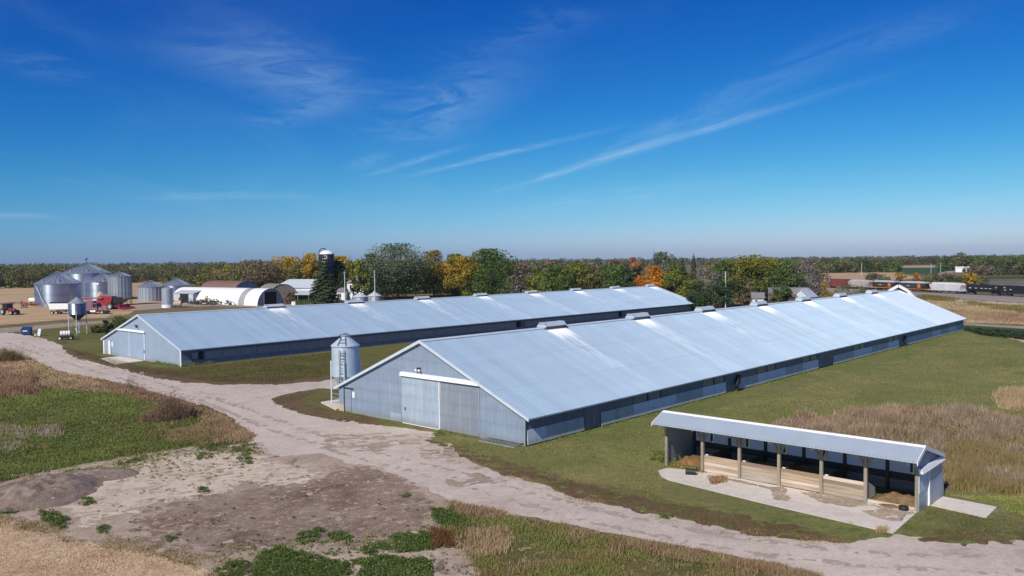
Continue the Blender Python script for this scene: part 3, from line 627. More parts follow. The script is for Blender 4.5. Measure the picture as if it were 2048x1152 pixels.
def roof_mat(name, x0, pitch, ridge_y, tint=(.315,.43,.565), seam=None):
    m, nt, b = new_mat(name); t = NT(nt)
    b.inputs['Metallic'].default_value = .12
    tc = t.n('ShaderNodeTexCoord').outputs['Object']; s = t.n('ShaderNodeSeparateXYZ'); t.l(tc, s.inputs[0])
    px_, py_ = s.outputs[0], s.outputs[1]
    sheet_ = t.math('FLOOR', t.math('DIVIDE', px_, .915))
    wn = t.n('ShaderNodeTexWhiteNoise', noise_dimensions='1D'); t.l(sheet_, wn.inputs['W'])
    n1 = t.noise(t.mapv(tc, (1.6, .12, 1)), 1., 5, .6); n2 = t.noise(t.mapv(tc, (.08, .1, 1)), 1., 4, .6)
    f = t.math('ADD', t.math('ADD', t.math('MULTIPLY', n1, .4), t.math('MULTIPLY', n2, .4)), t.math('MULTIPLY', wn.outputs[0], .2))
    c = t.ramp(f, [(.3, tuple(k*.80 for k in tint)), (.7, tint)])
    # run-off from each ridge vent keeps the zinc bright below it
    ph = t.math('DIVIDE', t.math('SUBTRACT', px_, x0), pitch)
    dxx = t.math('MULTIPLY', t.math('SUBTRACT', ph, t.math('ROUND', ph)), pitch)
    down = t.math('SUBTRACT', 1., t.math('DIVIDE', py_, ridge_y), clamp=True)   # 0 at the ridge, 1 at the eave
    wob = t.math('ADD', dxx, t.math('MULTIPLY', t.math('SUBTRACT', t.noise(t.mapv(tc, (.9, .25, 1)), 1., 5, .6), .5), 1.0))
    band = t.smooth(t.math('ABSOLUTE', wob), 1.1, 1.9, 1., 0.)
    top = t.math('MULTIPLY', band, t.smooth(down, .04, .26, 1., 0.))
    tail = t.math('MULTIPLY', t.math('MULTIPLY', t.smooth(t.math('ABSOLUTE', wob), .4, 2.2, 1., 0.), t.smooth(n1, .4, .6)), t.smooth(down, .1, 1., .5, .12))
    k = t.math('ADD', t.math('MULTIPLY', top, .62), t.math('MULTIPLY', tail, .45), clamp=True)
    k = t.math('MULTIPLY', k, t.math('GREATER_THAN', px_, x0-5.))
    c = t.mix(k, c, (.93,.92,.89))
    for lap in (.36, .70):      # overlapping sheets and their dirt line
        ll = t.smooth(t.math('ABSOLUTE', t.math('SUBTRACT', down, lap)), .0, .008, 1., 0.); c = t.mix(t.math('MULTIPLY', ll, .28), c, (.16,.18,.21))
    if seam:
        c = t.mix(t.math('MULTIPLY', t.math('GREATER_THAN', px_, seam), .5), c, (.40,.46,.55))
    t.l(c, b.inputs['Base Color'])
    b.inputs['Roughness'].default_value = .5
    return m

def ribbed(mb, x0, x1, ya, za, yb, zb, period=.305, h=.045):
    """one roof slope: raised ribs every 'period' along x, between eave (ya, za) and ridge (yb, zb)"""
    L = math.hypot(yb-ya, zb-za); ny, nz = -(zb-za)/L, (yb-ya)/L
    if nz < 0: ny, nz = -ny, -nz
    xs = []; x = x0
    while x < x1 - 1e-6:
        for dx, hh in ((0, 0), (.17, 0), (.20, h), (.255, h), (.285, 0)):
            if x + dx < x1: xs.append((x+dx, hh))
        x += period
    xs.append((x1, 0))
    vs = []
    for xx, hh in xs: vs += [(xx, ya+ny*hh, za+nz*hh), (xx, yb+ny*hh, zb+nz*hh)]
    mb.add(vs, [(2*i, 2*i+2, 2*i+3, 2*i+1) for i in range(len(xs)-1)])

def barn(o, Wd, eave, ridge, L, ov, name, label, gable_mat, x0v, pitchv, seam=None):
    root = thing(name, label, 'barn', o, rz_dir(DX))
    sl = (ridge-eave)/(Wd/2+ov); zr = lambda y: eave + (min(y, Wd-y)+ov)*sl
    mb = MB(); xa, xb = -.22, L+.4
    for ya, sgn in ((-ov, 1), (Wd+ov, -1)):
        ribbed(mb, xa, xb, ya, eave, Wd/2, ridge)
        lo = [(xa, ya, eave-.10), (xb, ya, eave-.10), (xb, Wd/2, ridge-.10), (xa, Wd/2, ridge-.10)]
        mb.add(lo, [(0,1,2,3)])
        mb.add([(xa, ya, eave-.10), (xb, ya, eave-.10), (xb, ya, eave-.004), (xa, ya, eave-.004)], [(0,1,2,3)])
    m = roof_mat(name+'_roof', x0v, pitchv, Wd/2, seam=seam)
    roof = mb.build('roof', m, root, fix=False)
    c = MB()
    for sgn in (1, -1):   # ridge cap
        c.add([(xa-.02, Wd/2, ridge+.075), (xb+.02, Wd/2, ridge+.075), (xb+.02, Wd/2+sgn*.3, ridge+.075-.3*sl), (xa-.02, Wd/2+sgn*.3, ridge+.075-.3*sl)], [(0,1,2,3)])
    c.build('ridge_cap', M['vent'], roof, fix=False)
    for x in (xa-.045, xb+.003):                       # rake trim at both ends
        r = MB()
        for ya in (-ov, Wd+ov):
            s = 1 if ya < 0 else -1
            r.add([(x, ya, eave-.20), (x+.04, ya, eave-.20), (x+.04, Wd/2, ridge-.20), (x, Wd/2, ridge-.20), (x, ya, eave+.05), (x+.04, ya, eave+.05), (x+.04, Wd/2, ridge+.07), (x, Wd/2, ridge+.07)],
                  [(3,2,1,0),(4,5,6,7),(0,1,5,4),(1,2,6,5),(2,3,7,6),(3,0,4,7)])
        r.build('rake_trim', M['vent'] if x < 0 else M['vent'], roof)
    def gable(xp, mat):
        MB().prism([(0,0),(Wd,0),(Wd,zr(Wd)-.1),(Wd/2,ridge-.12),(0,zr(0)-.1)], 'x', xp, xp+.1).build('wall', mat, root)
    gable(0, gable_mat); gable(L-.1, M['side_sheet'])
    return root, sl, zr

def vent_mesh(L=3.3):
    b = MB(); b.box(-L/2+.15, L/2-.15, -.40, .40, -.35, .16)
    h = MB(); h.hexa([(-L/2,-.58,.14),(L/2,-.58,.14),(L/2,.58,.14),(-L/2,.58,.14)], [(-L/2+.2,-.34,.50),(L/2-.2,-.34,.50),(L/2-.2,.34,.50),(-L/2+.2,.34,.50)])
    es = []
    for s in (-1, 1):
        e = MB(); e.hexa([(s*(L/2-.02)-.04,-.62,-.02),(s*(L/2-.02)+.04,-.62,-.02),(s*(L/2-.02)+.04,.62,-.02),(s*(L/2-.02)-.04,.62,-.02)], [(s*(L/2-.17)-.04,-.38,.53),(s*(L/2-.17)+.04,-.38,.53),(s*(L/2-.17)+.04,.38,.53),(s*(L/2-.17)-.04,.38,.53)]); es.append(e)
    return b, h, es
def vents(root, xs, y, z):
    b, h, e = vent_mesh()
    first = h.build('ridge_vent', M['vent'], root, loc=(xs[0], y, z))
    b.build('throat', M['side_sheet'], first)
    for q in e: q.build('end_plate', M['galv'], first)
    for x in xs[1:]:
        c = copy_tree(first, root); c.location = (x, y, z)

# ------------------------------------------------------------------ front barn
WB, EB, RB, LB_, OB = 23.25, 2.13, 7.24, 123.8, .46
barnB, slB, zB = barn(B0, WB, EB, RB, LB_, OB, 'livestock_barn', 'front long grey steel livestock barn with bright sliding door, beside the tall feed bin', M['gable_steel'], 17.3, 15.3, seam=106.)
vents(barnB, [17.3+15.3*i for i in range(7)], WB/2, RB)
# front gable details
d1 = MB().box(-.09, -.012, 9.47, 14.1, .06, 4.12).build('sliding_door', M['door_bright'], barnB); tag(d1, 'bright galvanised left sliding door')
MB().box(-.14, -.092, 13.62, 13.72, 1.15, 1.4).build('handle', M['rib_dark'], d1)
d2 = MB().box(-.055, -.012, 4.93, 9.40, .06, 4.12).build('sliding_door', M['door_grey'], barnB); tag(d2, 'dull grey right sliding door')
MB().box(-.105, -.012, 9.36, 9.46, .04, 4.1).build('door_trim', M['white'], d1)
MB().box(-.062, -.012, 4.82, 4.92, .3, 4.1).build('door_trim', M['gable_blue'], d2)
MB().box(-.10, -.012, 9.47, 14.1, .0, .055).build('door_trim', M['white'], d1)
MB().hexa([(-.28,4.75,4.10),(-.012,4.75,4.10),(-.012,14.2,4.10),(-.28,14.2,4.10)], [(-.22,4.75,4.40),(-.012,4.75,4.44),(-.012,14.2,4.44),(-.22,14.2,4.40)]).build('door_track', M['white'], barnB)
MB().box(-.04, -.003, 14.25, 15.75, .05, .72).build('kick_plate', M['door_bright'], barnB)
sd = MB().box(-.05, -.003, 21.35, 22.3, .08, 2.15).build('side_door', M['gable_steel'], barnB)
MB().box(-.10, -.003, 22.3, 22.4, .02, 2.28).box(-.10, -.003, 21.0, 22.299, 2.18, 2.28).build('door_frame', M['rib_dark'], sd)
MB().box(-.03, -.003, 20.85, 21.18, 1.42, 1.95).build('white_notice', M['white'], barnB)
MB().box(-.05, -.003, 22.42, 23.2, .0, .62).build('footing_board', M['wood_beige'], barnB)
lf = MB().box(-.25, -.003, 11.72, 11.98, 4.78, 4.95).build('wall_lamp', M['rib_dark'], barnB)
MB().lathe([(0.,-.1),(.10,-.09),(.12,.0),(.05,.08),(0,.09)], 12, sm=True).build('lamp_head', M['white'], lf, loc=(-.28, 12.05, 4.76))
MB().lathe([(0.,-.1),(.10,-.09),(.12,.0),(.05,.08),(0,.09)], 12, sm=True).build('lamp_head', M['white'], lf, loc=(-.28, 11.65, 4.76))
MB().box(-.06, -.003, -.05, .05, .0, 1.95).build('corner_trim', M['rib_dark'], barnB)
# long side walls
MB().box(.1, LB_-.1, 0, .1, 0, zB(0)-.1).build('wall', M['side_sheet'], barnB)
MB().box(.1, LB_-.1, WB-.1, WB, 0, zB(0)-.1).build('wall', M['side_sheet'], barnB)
bays = []
def run(a, b, n): bays.extend([(a+(b-a)*i/n, a+(b-a)*(i+1)/n) for i in range(n)])
run(.02, 7.02, 3); run(9.35, 31.09, 9); run(33.56, 55.14, 9); run(59.94, 86.28, 11); run(88.95, 123.6, 14)
wins = [(14.2,19.),(26.28,31.09),(38.2,43.2),(50.3,55.1),(67.2,72.),(81.5,86.2),(103.5,108.4),(113.3,118.2)]
for i, (a, b) in enumerate(bays):
    c = (a+b)/2; blue = i == 0 or any(p-.2 < c < q+1.4 for p, q in wins)
    MB().hexa([(a+.03,-.13,.10),(b-.03,-.13,.10),(b-.03,-.06,.10),(a+.03,-.06,.10)], [(a+.03,-.05,1.2),(b-.03,-.05,1.2),(b-.03,-.005,1.2),(a+.03,-.005,1.2)]).build('side_panel', M['panel_blue' if blue else 'panel_green'], barnB)
for a, b in wins:
    mid = (a+b)/2
    for p, q in ((a+.1, mid-.25), (mid+.15, b-.45)):
        wf = MB().box(p, q, -.04, -.003, 1.27, 1.86).build('window', M['window'], barnB)
        MB().box(q+.005, q+.16, -.05, -.003, 1.22, 1.95).build('mullion', M['dark'], wf)
for a, b in ((7.1, 9.27), (31.2, 33.3), (55.25, 57.5), (57.6, 59.85), (86.4, 88.8)):
    MB().box(a, b, -.03, -.003, .25, 2.0).build('side_door', M['side_sheet'], barnB)
for a in (33.25, 88.6):   # slanted dark hatch chute with its prop
    h = MB().hexa([(a-.35,-.5,.75),(a+.15,-.5,.75),(a+.15,-.14,.75),(a-.35,-.14,.75)], [(a+.12,-.32,1.62),(a+.7,-.32,1.62),(a+.7,-.1,1.62),(a+.12,-.1,1.62)]).build('hatch_chute', M['dark'], barnB)
    MB().bar((a+.05,-.3,.02), (a+.05,-.3,.75), .1).bar((a-.75,-.45,.55), (a-.3,-.4,.75), .1).build('prop', M['black'], h)
MB().box(0, LB_, -.02, -.003, 0, .095).build('wall_foot', M['dark'], barnB)  # near-black strip paints the thin shadow line along the wall base

# ------------------------------------------------------------------ rear barn
WA, EA, RA, LA_, OA = 25.36, 2.25, 6.49, 136.7, .47
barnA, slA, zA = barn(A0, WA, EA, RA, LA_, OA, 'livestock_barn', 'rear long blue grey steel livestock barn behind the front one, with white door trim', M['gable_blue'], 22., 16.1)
vents(barnA, [22+16.1*i for i in range(8)], WA/2, RA)
for a, b in ((15.95, 19.95), (10.95, 15.9)):
    dd = MB().box(-.08, -.012, a, b, .06, 3.95).build('sliding_door', M['gable_blue'], barnA)
    if a < 12: MB().box(-.13, -.012, 10.75, 10.94, .06, 3.95).build('door_trim', M['white'], dd); MB().box(-.20,-.135,10.78,10.9,1.1,1.5).build('handle', M['rib_dark'], dd)
    else: MB().box(-.11, -.082, 15.9, 16.02, .06, 3.9).build('door_trim', M['panel_blue'], dd)
MB().hexa([(-.28,10.6,3.97),(-.012,10.6,3.97),(-.012,20.25,3.97),(-.28,20.25,3.97)], [(-.2,10.6,4.2),(-.012,10.6,4.24),(-.012,20.25,4.24),(-.2,20.25,4.2)]).build('door_track', M['white'], barnA)
sd = MB().box(-.06, -.003, 22.6, 23.5, .08, 2.2).build('side_door', M['white'], barnA)
MB().box(-.10, -.003, 23.5, 23.62, 0, 2.3).box(-.10, -.003, 22.48, 22.6, 0, 2.3).box(-.10, -.003, 22.6, 23.5, 2.2, 2.3).build('door_frame', M['gable_blue'], sd)
MB().box(-.05, -.003, 21.75, 22.3, 1.3, 2.0).build('white_notice', M['white'], barnA)
MB().box(-.06, -.003, -.02, .28, 0, 2.3).build('corner_trim', M['white'], barnA)
MB().box(-.06, -.003, WA-.4, WA, 0, 2.2).build('corner_trim', M['white'], barnA)
lf = MB().box(-.3, -.003, 13.0, 13.15, 4.85, 5.0).box(-.35, -.2, 13.2, 13.45, 4.9, 5.02).build('wall_lamp', M['rib_dark'], barnA)
MB().box(-.4, -.28, 12.75, 12.95, 4.6, 4.95).build('lamp_head', M['black'], lf)
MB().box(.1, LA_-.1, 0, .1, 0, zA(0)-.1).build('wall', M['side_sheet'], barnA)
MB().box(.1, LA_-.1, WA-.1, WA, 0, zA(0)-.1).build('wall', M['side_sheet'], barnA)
MB().box(.02, LA_, -.07, -.003, 0, .72).build('wall_foot', M['concrete_wall'], barnA)
x = 3.3; nb = 0
while x < LA_-4:
    if 66.3 < x < 69.5 or 101. < x < 103.: x += 2.66; continue
    MB().box(x+.03, x+2.63, -.05, -.003, .74, 1.78).build('side_curtain', M['curtain'], barnA); x += 2.66
wf = MB().box(1.5, 2.33, -.05, -.003, .95, 1.75).build('window', M['curtain'], barnA)
MB().box(2.4, 3.1, -.05, -.003, .75, 1.85).build('side_door', M['dark'], barnA)
for a in (66.8, 101.3): MB().box(a+.5, a+1.7, -.05, -.003, .2, 1.9).build('side_door', M['dark'], barnA)

# ------------------------------------------------------------------ open shed
def wood(name, c1, c2, ax):
    st = [9., 9., 9.]; st[ax] = .5
    return simple(name, c1, c2, 1., .85, 0, tuple(st), .01)
M['post'] = wood('weathered_post', (.33,.28,.22), (.20,.165,.13), 2)
WOODS = [wood('plank_%s' % n, a, b, 1) for n, a, b in (('pale', (.62,.54,.46), (.46,.36,.28)), ('tan', (.47,.36,.26), (.30,.21,.14)), ('grey', (.42,.36,.31), (.25,.20,.16)), ('brown', (.33,.22,.14), (.19,.125,.085)))]
M['dark_wood'] = wood('dark_boards', (.10,.085,.07), (.06,.05,.042), 1)
M['shed_roof'] = simple('shed_roof_sheet', (.41,.475,.545), (.365,.43,.50), .6, .45, .2)
M['trans_panel'] = simple('cloudy_plastic', (.62,.60,.60), (.46,.45,.46), 5., .5, 0, (1,1.5,.4))
def translucent(name, c):
    m, nt, b = new_mat(name); t = NT(nt); b.inputs['Base Color'].default_value = (*c, 1); b.inputs['Roughness'].default_value = .5
    tr = t.n('ShaderNodeBsdfTranslucent'); tr.inputs['Color'].default_value = (*c, 1); mx = t.n('ShaderNodeMixShader'); mx.inputs[0].default_value = .75
    t.l(b.outputs[0], mx.inputs[1]); t.l(tr.outputs[0], mx.inputs[2]); t.l(mx.outputs[0], nt.nodes['Material Output'].inputs['Surface']); return m
M['light_panel'] = translucent('translucent_panel', (.95,.82,.68))
M['chips'] = ground_mat('wood_chips', [(.24,.14,.075),(.35,.22,.12),(.46,.32,.19)], .6, 3., 14., .03)
M['straw'] = ground_mat('old_straw', [(.22,.12,.05),(.34,.19,.08),(.44,.28,.13)], .6, 3., 25., .03)
SO = W(B0, 1.85, -26.7)
shed = thing('open_shed', 'long narrow open-fronted shed with plank bays and grey roof on pale concrete slab', 'shed', SO, rz_dir(DX))
DP, LS = 3.9, 15.8
pyz = [0, 2.72, 5.25, 7.85, 10.45, 13.05, 15.75]
mb = MB()
r0, r1, r2 = (-1.2, 3.0), (.3, 3.6), (4.05, 2.5)
Y0, Y1 = -.32, 16.15
def shed_ribs(p, q):
    y = Y0; b = []
    while y < Y1-.01:
        for dy, h in ((0,0),(.14,0),(.165,.018),(.20,.018),(.225,0)):
            if y+dy < Y1: b.append((y+dy, h))
        y += .229
    b.append((Y1, 0)); v = []
    for yy, h in b: v += [(p[0], yy, p[1]+h), (q[0], yy, q[1]+h)]
    mb.add(v, [(2*i, 2*i+2, 2*i+3, 2*i+1) for i in range(len(b)-1)])
shed_ribs(r0, r1); shed_ribs(r1, r2)
for p, q in ((r0, r1), (r1, r2)):
    mb.add([(p[0],Y0,p[1]-.08),(p[0],Y1,p[1]-.08),(q[0],Y1,q[1]-.08),(q[0],Y0,q[1]-.08)], [(0,1,2,3)])
mb.add([(r0[0],Y0,r0[1]-.08),(r0[0],Y1,r0[1]-.08),(r0[0],Y1,r0[1]-.003),(r0[0],Y0,r0[1]-.003)], [(0,1,2,3)])
sroof = mb.build('roof', M['shed_roof'], shed, fix=False)
MB().hexa([(r1[0]-.2,Y0-.02,r1[1]-.055),(r1[0]+.2,Y0-.02,r1[1]-.035),(r1[0]+.2,Y1+.02,r1[1]-.035),(r1[0]-.2,Y1+.02,r1[1]-.055)],
          [(r1[0]-.02,Y0-.02,r1[1]+.045),(r1[0]+.02,Y0-.02,r1[1]+.045),(r1[0]+.02,Y1+.02,r1[1]+.045),(r1[0]-.02,Y1+.02,r1[1]+.045)]).build('ridge_cap', M['white'], sroof)
for yy in (Y0-.045, Y1+.004):
    for p, q in ((r0, r1), (r1, r2)):
        MB().hexa([(p[0],yy,p[1]-.2),(q[0],yy,q[1]-.2),(q[0],yy+.04,q[1]-.2),(p[0],yy+.04,p[1]-.2)], [(p[0],yy,p[1]+.035),(q[0],yy,q[1]+.035),(q[0],yy+.04,q[1]+.035),(p[0],yy+.04,p[1]+.035)]).build('rake_trim', M['white'], sroof)
def roof_z(x): return (r0[1]+(x-r0[0])/(r1[0]-r0[0])*(r1[1]-r0[1]) if x < r1[0] else r1[1]+(x-r1[0])/(r2[0]-r1[0])*(r2[1]-r1[1])) - .09
for i, y in enumerate(pyz):
    p = MB().box(-.09, .09, y-.09, y+.09, 0, roof_z(-.09)-.02).build('post', M['post'], shed)
    if 0 < i < 6:
        for s in (-1, 1): MB().bar((0, y+s*.1, 2.05), (0, y+s*.62, roof_z(0)-.12), .07, .14).build('knee_brace', M['post'], p)
    MB().bar((-1.12, y+.14, roof_z(-1.12)-.09), (.25, y+.14, roof_z(.25)-.12), .06, .16).build('rafter', M['post'], p)
    MB().box(DP-.28, DP-.12, y-.09, y+.09, 0, roof_z(DP)-.02).build('post', M['dark_wood'], shed)
for i in range(6):
    y = (pyz[i]+pyz[i+1])/2; MB().box(DP-.26, DP-.14, y-.06, y+.06, 1.2, roof_z(DP)-.02).build('stud', M['dark_wood'], shed)
MB().box(-.1, .0, .1, LS-.1, roof_z(-.1)-.26, roof_z(-.1)-.04).build('eave_beam', M['post'], shed)
# plank fronts of the four middle bays
for i in range(1, 5):
    z = .06
    a, b = pyz[i]+.1, pyz[i+1]-.1
    for j in range(5):
        hgt = .215; mtl = WOODS[(0, 3, 2, 1, 0, 2, 1, 0, 1, 3, 1, 2, 0)[(i*5+j*3) % 13]]
        MB().box(.02+.012*(j % 2), .07+.012*(j % 2), a, b, z, z+hgt-.012).build('plank', mtl, shed); z += hgt
    MB().tube((.05, b-.1, z+.02), (.05, b-.28, z+.02), .05, n=10).build('latch', M['trans_panel'], shed)
    MB().box(.1, DP-.35, b+.02, b+.06, .05, 1.0).build('divider', M['dark_wood'], shed)
MB().box(.0, .08, .1, pyz[1]-.1, .03, .2).build('plank', WOODS[0], shed)
MB().add([(.12, pyz[1]-.02, .05), (1.5, pyz[1]-.02, .05), (1.5, pyz[1]-.02, .55), (.35, pyz[1]-.02, 1.1), (.12, pyz[1]-.02, 1.15),
          (.12, pyz[1]+.05, .05), (1.5, pyz[1]+.05, .05), (1.5, pyz[1]+.05, .55), (.35, pyz[1]+.05, 1.1), (.12, pyz[1]+.05, 1.15)],
         [(0,1,2,3,4),(9,8,7,6,5),(0,5,6,1),(1,6,7,2),(2,7,8,3),(3,8,9,4),(4,9,5,0)]).build('divider', M['panel_green'], shed)
# back wall: boards, a strip coloured dark for the unlit interior, cloudy panels above
MB().box(DP-.1, DP, .0, LS, .0, .62).build('back_wall', WOODS[2], shed)
MB().box(DP-.06, DP, .0, LS, .625, 1.05).build('back_wall', M['dark_wood'], shed)
for i in range(6):
    for k in (0, 1):
        a = pyz[i]+(pyz[i+1]-pyz[i])*k/2; b = pyz[i]+(pyz[i+1]-pyz[i])*(k+1)/2
        MB().add([(DP-.03,a+.05,1.06),(DP-.03,b-.05,1.06),(DP-.03,b-.05,roof_z(DP)-.04),(DP-.03,a+.05,roof_z(DP)-.04)], [(0,1,2,3)]).build('light_panel', M['light_panel'], shed)
# left end wall
MB().prism([(.1,0),(DP,0),(DP,roof_z(DP)-.02),(.3,roof_z(.3)-.02),(.1,roof_z(.1)-.02)], 'y', LS+.1, LS+.14).build('end_wall', M['panel_green'], shed)
MB().prism([(.12,.02),(1.3,.02),(1.1,.6),(.75,1.25),(.12,1.6)], 'y', LS-.06, LS+.05).build('end_board', M['gable_steel'], shed)
# right end wall with its sliding door
MB().prism([(-1.05,roof_z(-1.05)-.02),(-.02,2.16),(DP,2.16),(DP,roof_z(DP)-.02),(.3,roof_z(.3)-.02)], 'y', -.13, -.09).build('gable_panel', M['gable_blue'], shed)
MB().box(-.05, 1.55, -.13, -.09, 1.02, 2.15).build('end_wall', M['panel_blue'], shed)
MB().box(-.05, 1.55, -.12, -.09, .0, 1.015).build('end_wall', M['door_bright'], shed)
sdoor = MB().hexa([(1.62,-.22,.06),(DP+.25,-.30,.06),(DP+.25,-.26,.06),(1.62,-.18,.06)], [(1.62,-.22,2.16),(DP,-.22,2.16),(DP,-.18,2.16),(1.62,-.18,2.16)]).build('sliding_door', M['door_bright'], shed)
MB().box(1.50, 1.615, -.235, -.135, .03, 2.16).build('door_trim', M['white'], sdoor)
MB().hexa([(-.22,-.38,2.16),(DP+.12,-.38,2.16),(DP+.12,-.135,2.16),(-.22,-.135,2.16)], [(-.22,-.24,2.42),(DP+.12,-.24,2.42),(DP+.12,-.135,2.42),(-.22,-.135,2.42)]).build('door_track', M['white'], shed)

def heap(name, mat, loc, lx, ly, h, label, cat, seed=0, n=34, sharp=1.):
    vs = []
    for j in range(n):
        for i in range(n):
            u, v = i/(n-1)*2-1, j/(n-1)*2-1; r = math.hypot(u, v)
            z = max(0, 1-r**2)**sharp
            nz = float(fbm(np.array([u*3.+seed]), np.array([v*3.]), seed, 5)[0])
            vs.append((u*lx, v*ly, h*z*(1+.55*nz)-.02*(z <= 0)))
    fs = [(j*n+i, j*n+i+1, (j+1)*n+i+1, (j+1)*n+i) for j in range(n-1) for i in range(n-1)]
    o = MB().add(vs, fs, True).build(name, mat, loc=loc, rz=rz_dir(DX)); return tag(o, label, cat)
heap('wood_chip_pile', M['chips'], (*W(SO, 1.5, 1.35), .02), 1.9, 1.25, .38, 'orange brown wood chip bedding heaped in the right bay of the open shed', 'wood chips', 3)
heap('straw_pile', M['straw'], (*W(SO, 1.3, 14.4), .02), 1.6, 1.2, .6, 'old orange straw heaped in the left bay of the open shed', 'straw', 5)
heap('bedding_pile', M['chips'], (*W(SO, 2.2, 8.), .02), 1.5, 5., .75, 'low bedding heap behind the planks of the open shed middle bays', 'bedding', 6)
# slabs
def slab(name, pts, z=.05, mat=None):
    b = MB(); b.prism([tuple(p) for p in pts], 'z', -.05, z); o = b.build(name, mat or M['concrete']); return tag(o, kind='structure')
slab('concrete_slab', [W(B0, 1.75, -26.75), W(B0, 1.9, -13.5), W(B0, 1.2, -11.4), W(B0, .2, -11.3), W(B0, -.9, -12.2), W(B0, -1.35, -13.), W(B0, -2.2, -20.), W(B0, -2.75, -26.9)][::-1], .035)
slab('concrete_slab', [W(B0, 3.5, -26.95), W(B0, 5.75, -26.95), W(B0, 5.5, -29.8), W(B0, 2.95, -29.8)], .04)
slab('concrete_slab', [W(B0, -.2, 23.5), W(B0, .8, 23.5), W(B0, 4.4, 23.8), W(B0, 4.4, 27.9), W(B0, 1.2, 27.9)], .12)
slab('concrete_slab', [at(215,720), at(290,728), at(255,735), at(213,722)][::-1] if False else [W(A0, -.05, 11.), W(A0, -.05, 19.5), W(A0, -3.1, 19.0), W(A0, -4.7, 9.6)], .03)
# crumbs of dirt and dead weeds on the front slab
z0 = .037
for i, poly in enumerate(([(1540,976),(1570,973),(1576,990),(1545,995)], [(1548,990),(1580,992),(1582,1004),(1550,1000)], [(1600,985),(1660,990),(1720,1000),(1740,1012),(1700,1016),(1640,1006)],
                          [(1720,1022),(1760,1020),(1815,1030),(1805,1045),(1760,1040)], [(1415,950),(1480,962),(1560,980),(1560,984),(1480,967),(1415,955)], [(1735,1008),(1790,1020),(1828,1026),(1825,1031),(1780,1028)])):
    sheet('dirt_patch', M['dirt'], poly, z0+.002*i, .12, .35, 40+i, holes=.35)
stuff('dead_weeds', [blades(inpoly([(1418,958),(1450,955),(1452,966),(1425,970)], 160), .3, .02, RUST+TAN[:1], 5, .1, .8, 1., 41, z0=.035),
                     blades(inpoly([(1345,926),(1385,930),(1415,942),(1410,948),(1350,934)], 260), .4, .02, OLIVE+RUST, 5, .12, .6, 1., 42),
                     blades(inpoly([(1755,1060),(1775,1058),(1772,1066),(1756,1068)], 50), .4, .016, TAN, 5, .08, .6, 1., 43, z0=.035)], M['blade'])
stuff('shed_corner_weeds', [leafy(inpoly([(1310,905),(1345,905),(1350,928),(1400,940),(1390,946),(1340,932),(1300,925)], 110), .22, .35, .1, GREEN[:3]+OLIVE[:1], 18, 44)], M['leaf'], tris=False)
# loose things by the shed
def drum():
    b = MB(); b.tube((-.32,0,.19), (.32,0,.19), .19, n=18)
    for x in (-.3, -.1, .1, .3): b.tube((x-.02,0,.19), (x+.02,0,.19), .205, n=18)
    return b
g = W(B0, .65, -13.45); o = drum().build('black_drum', M['black'], loc=(*g, .037), rz=R(-15)); tag(o, 'small black ribbed drum lying on the slab left of the planks', 'drum')
def tyre(ro, ri, wd, n=24):
    b = MB(); pr = [(ri, -wd/2), (ro*.93, -wd/2), (ro, -wd*.3), (ro, wd*.3), (ro*.93, wd/2), (ri, wd/2), (ri, -wd/2)]
    return b.lathe(pr, n)
g = at(1807, 1021); o = tyre(.26, .13, .2).build('old_tyre', M['black'], loc=(*g, .14), rz=.4); tag(o, 'old black tyre lying on the slab before the wood chip bay', 'tyre')
lad = MB()
for yy, zz in ((0, .06), (.0, .46)): lad.bar((-.18-.9*(zz < .2), 3.9, zz*.5+.03), (-.18-.9*(zz < .2), .25, zz*.5+.03), .07, .07)
for i in range(13):
    y = .4 + i*.28; lad.bar((-.20, y, .25), (-1.05, y, .06), .05, .05)
o = lad.build('ladder', M['galv'], loc=B0, rz=rz_dir(DX)); tag(o, 'grey aluminium ladder lying along the foot of the front barn gable', 'ladder')

# ------------------------------------------------------------------ feed bin beside the front barn
def corrugated(r, z0, z1, pitch=.11, a=.012):
    pr = []; z = z0; k = 0
    while z < z1: pr.append((r + (a if k % 2 else -a), z)); z += pitch/2; k += 1
    pr.append((r, z1)); return pr
fb = thing('feed_bin', 'tall galvanised feed bin with ladder standing beside the front barn left eave', 'feed bin', W(B0, 2.4, 25.4), 0)
body = MB().lathe(corrugated(1.32, 2.8, 5.75), 40).build('tank', M['feed_steel'], fb, fix=False)
MB().lathe([(1.40,5.72),(1.40,5.79),(.42,6.6),(.42,6.72)], 40, sm=False).build('roof', M['feed_steel'], fb, fix=False)
MB().lathe([(.48,6.70),(.48,6.80),(.2,6.88),(0,6.9)], 20).build('lid', M['galv'], fb, fix=False)
MB().lathe([(1.3,2.8),(.28,1.45),(.28,1.2),(0,1.2)], 32).build('hopper', M['vent'], fb, fix=False)
for a in (90, 0, 180, 270):
    ca, sa = math.cos(R(a+8)), math.sin(R(a+8))
    MB().bar((1.4*ca,1.4*sa,.1), (1.4*ca,1.4*sa,4.3), .11).build('leg', M['vent'], fb)
MB().bar((-1.39,-.2,.75),(-.2,-1.39,.75),.05).bar((-1.39,-.2,1.15),(-.2,-1.39,1.15),.05).build('cross_brace', M['galv'], fb)
l = MB()
for s in (-1, 1): l.bar((-.08+s*.24,-1.46,1.3), (-.08+s*.24,-1.46,5.5), .05)
for i in range(14): l.bar((-.32,-1.46,1.5+i*.29), (.16,-1.46,1.5+i*.29), .035)
l.build('ladder', M['rib_dark'], fb)
l = MB()
for s in (-1, 1): l.bar((-.08+s*.4,-1.36,5.88), (-.08+s*.2,-.5,6.62), .05)
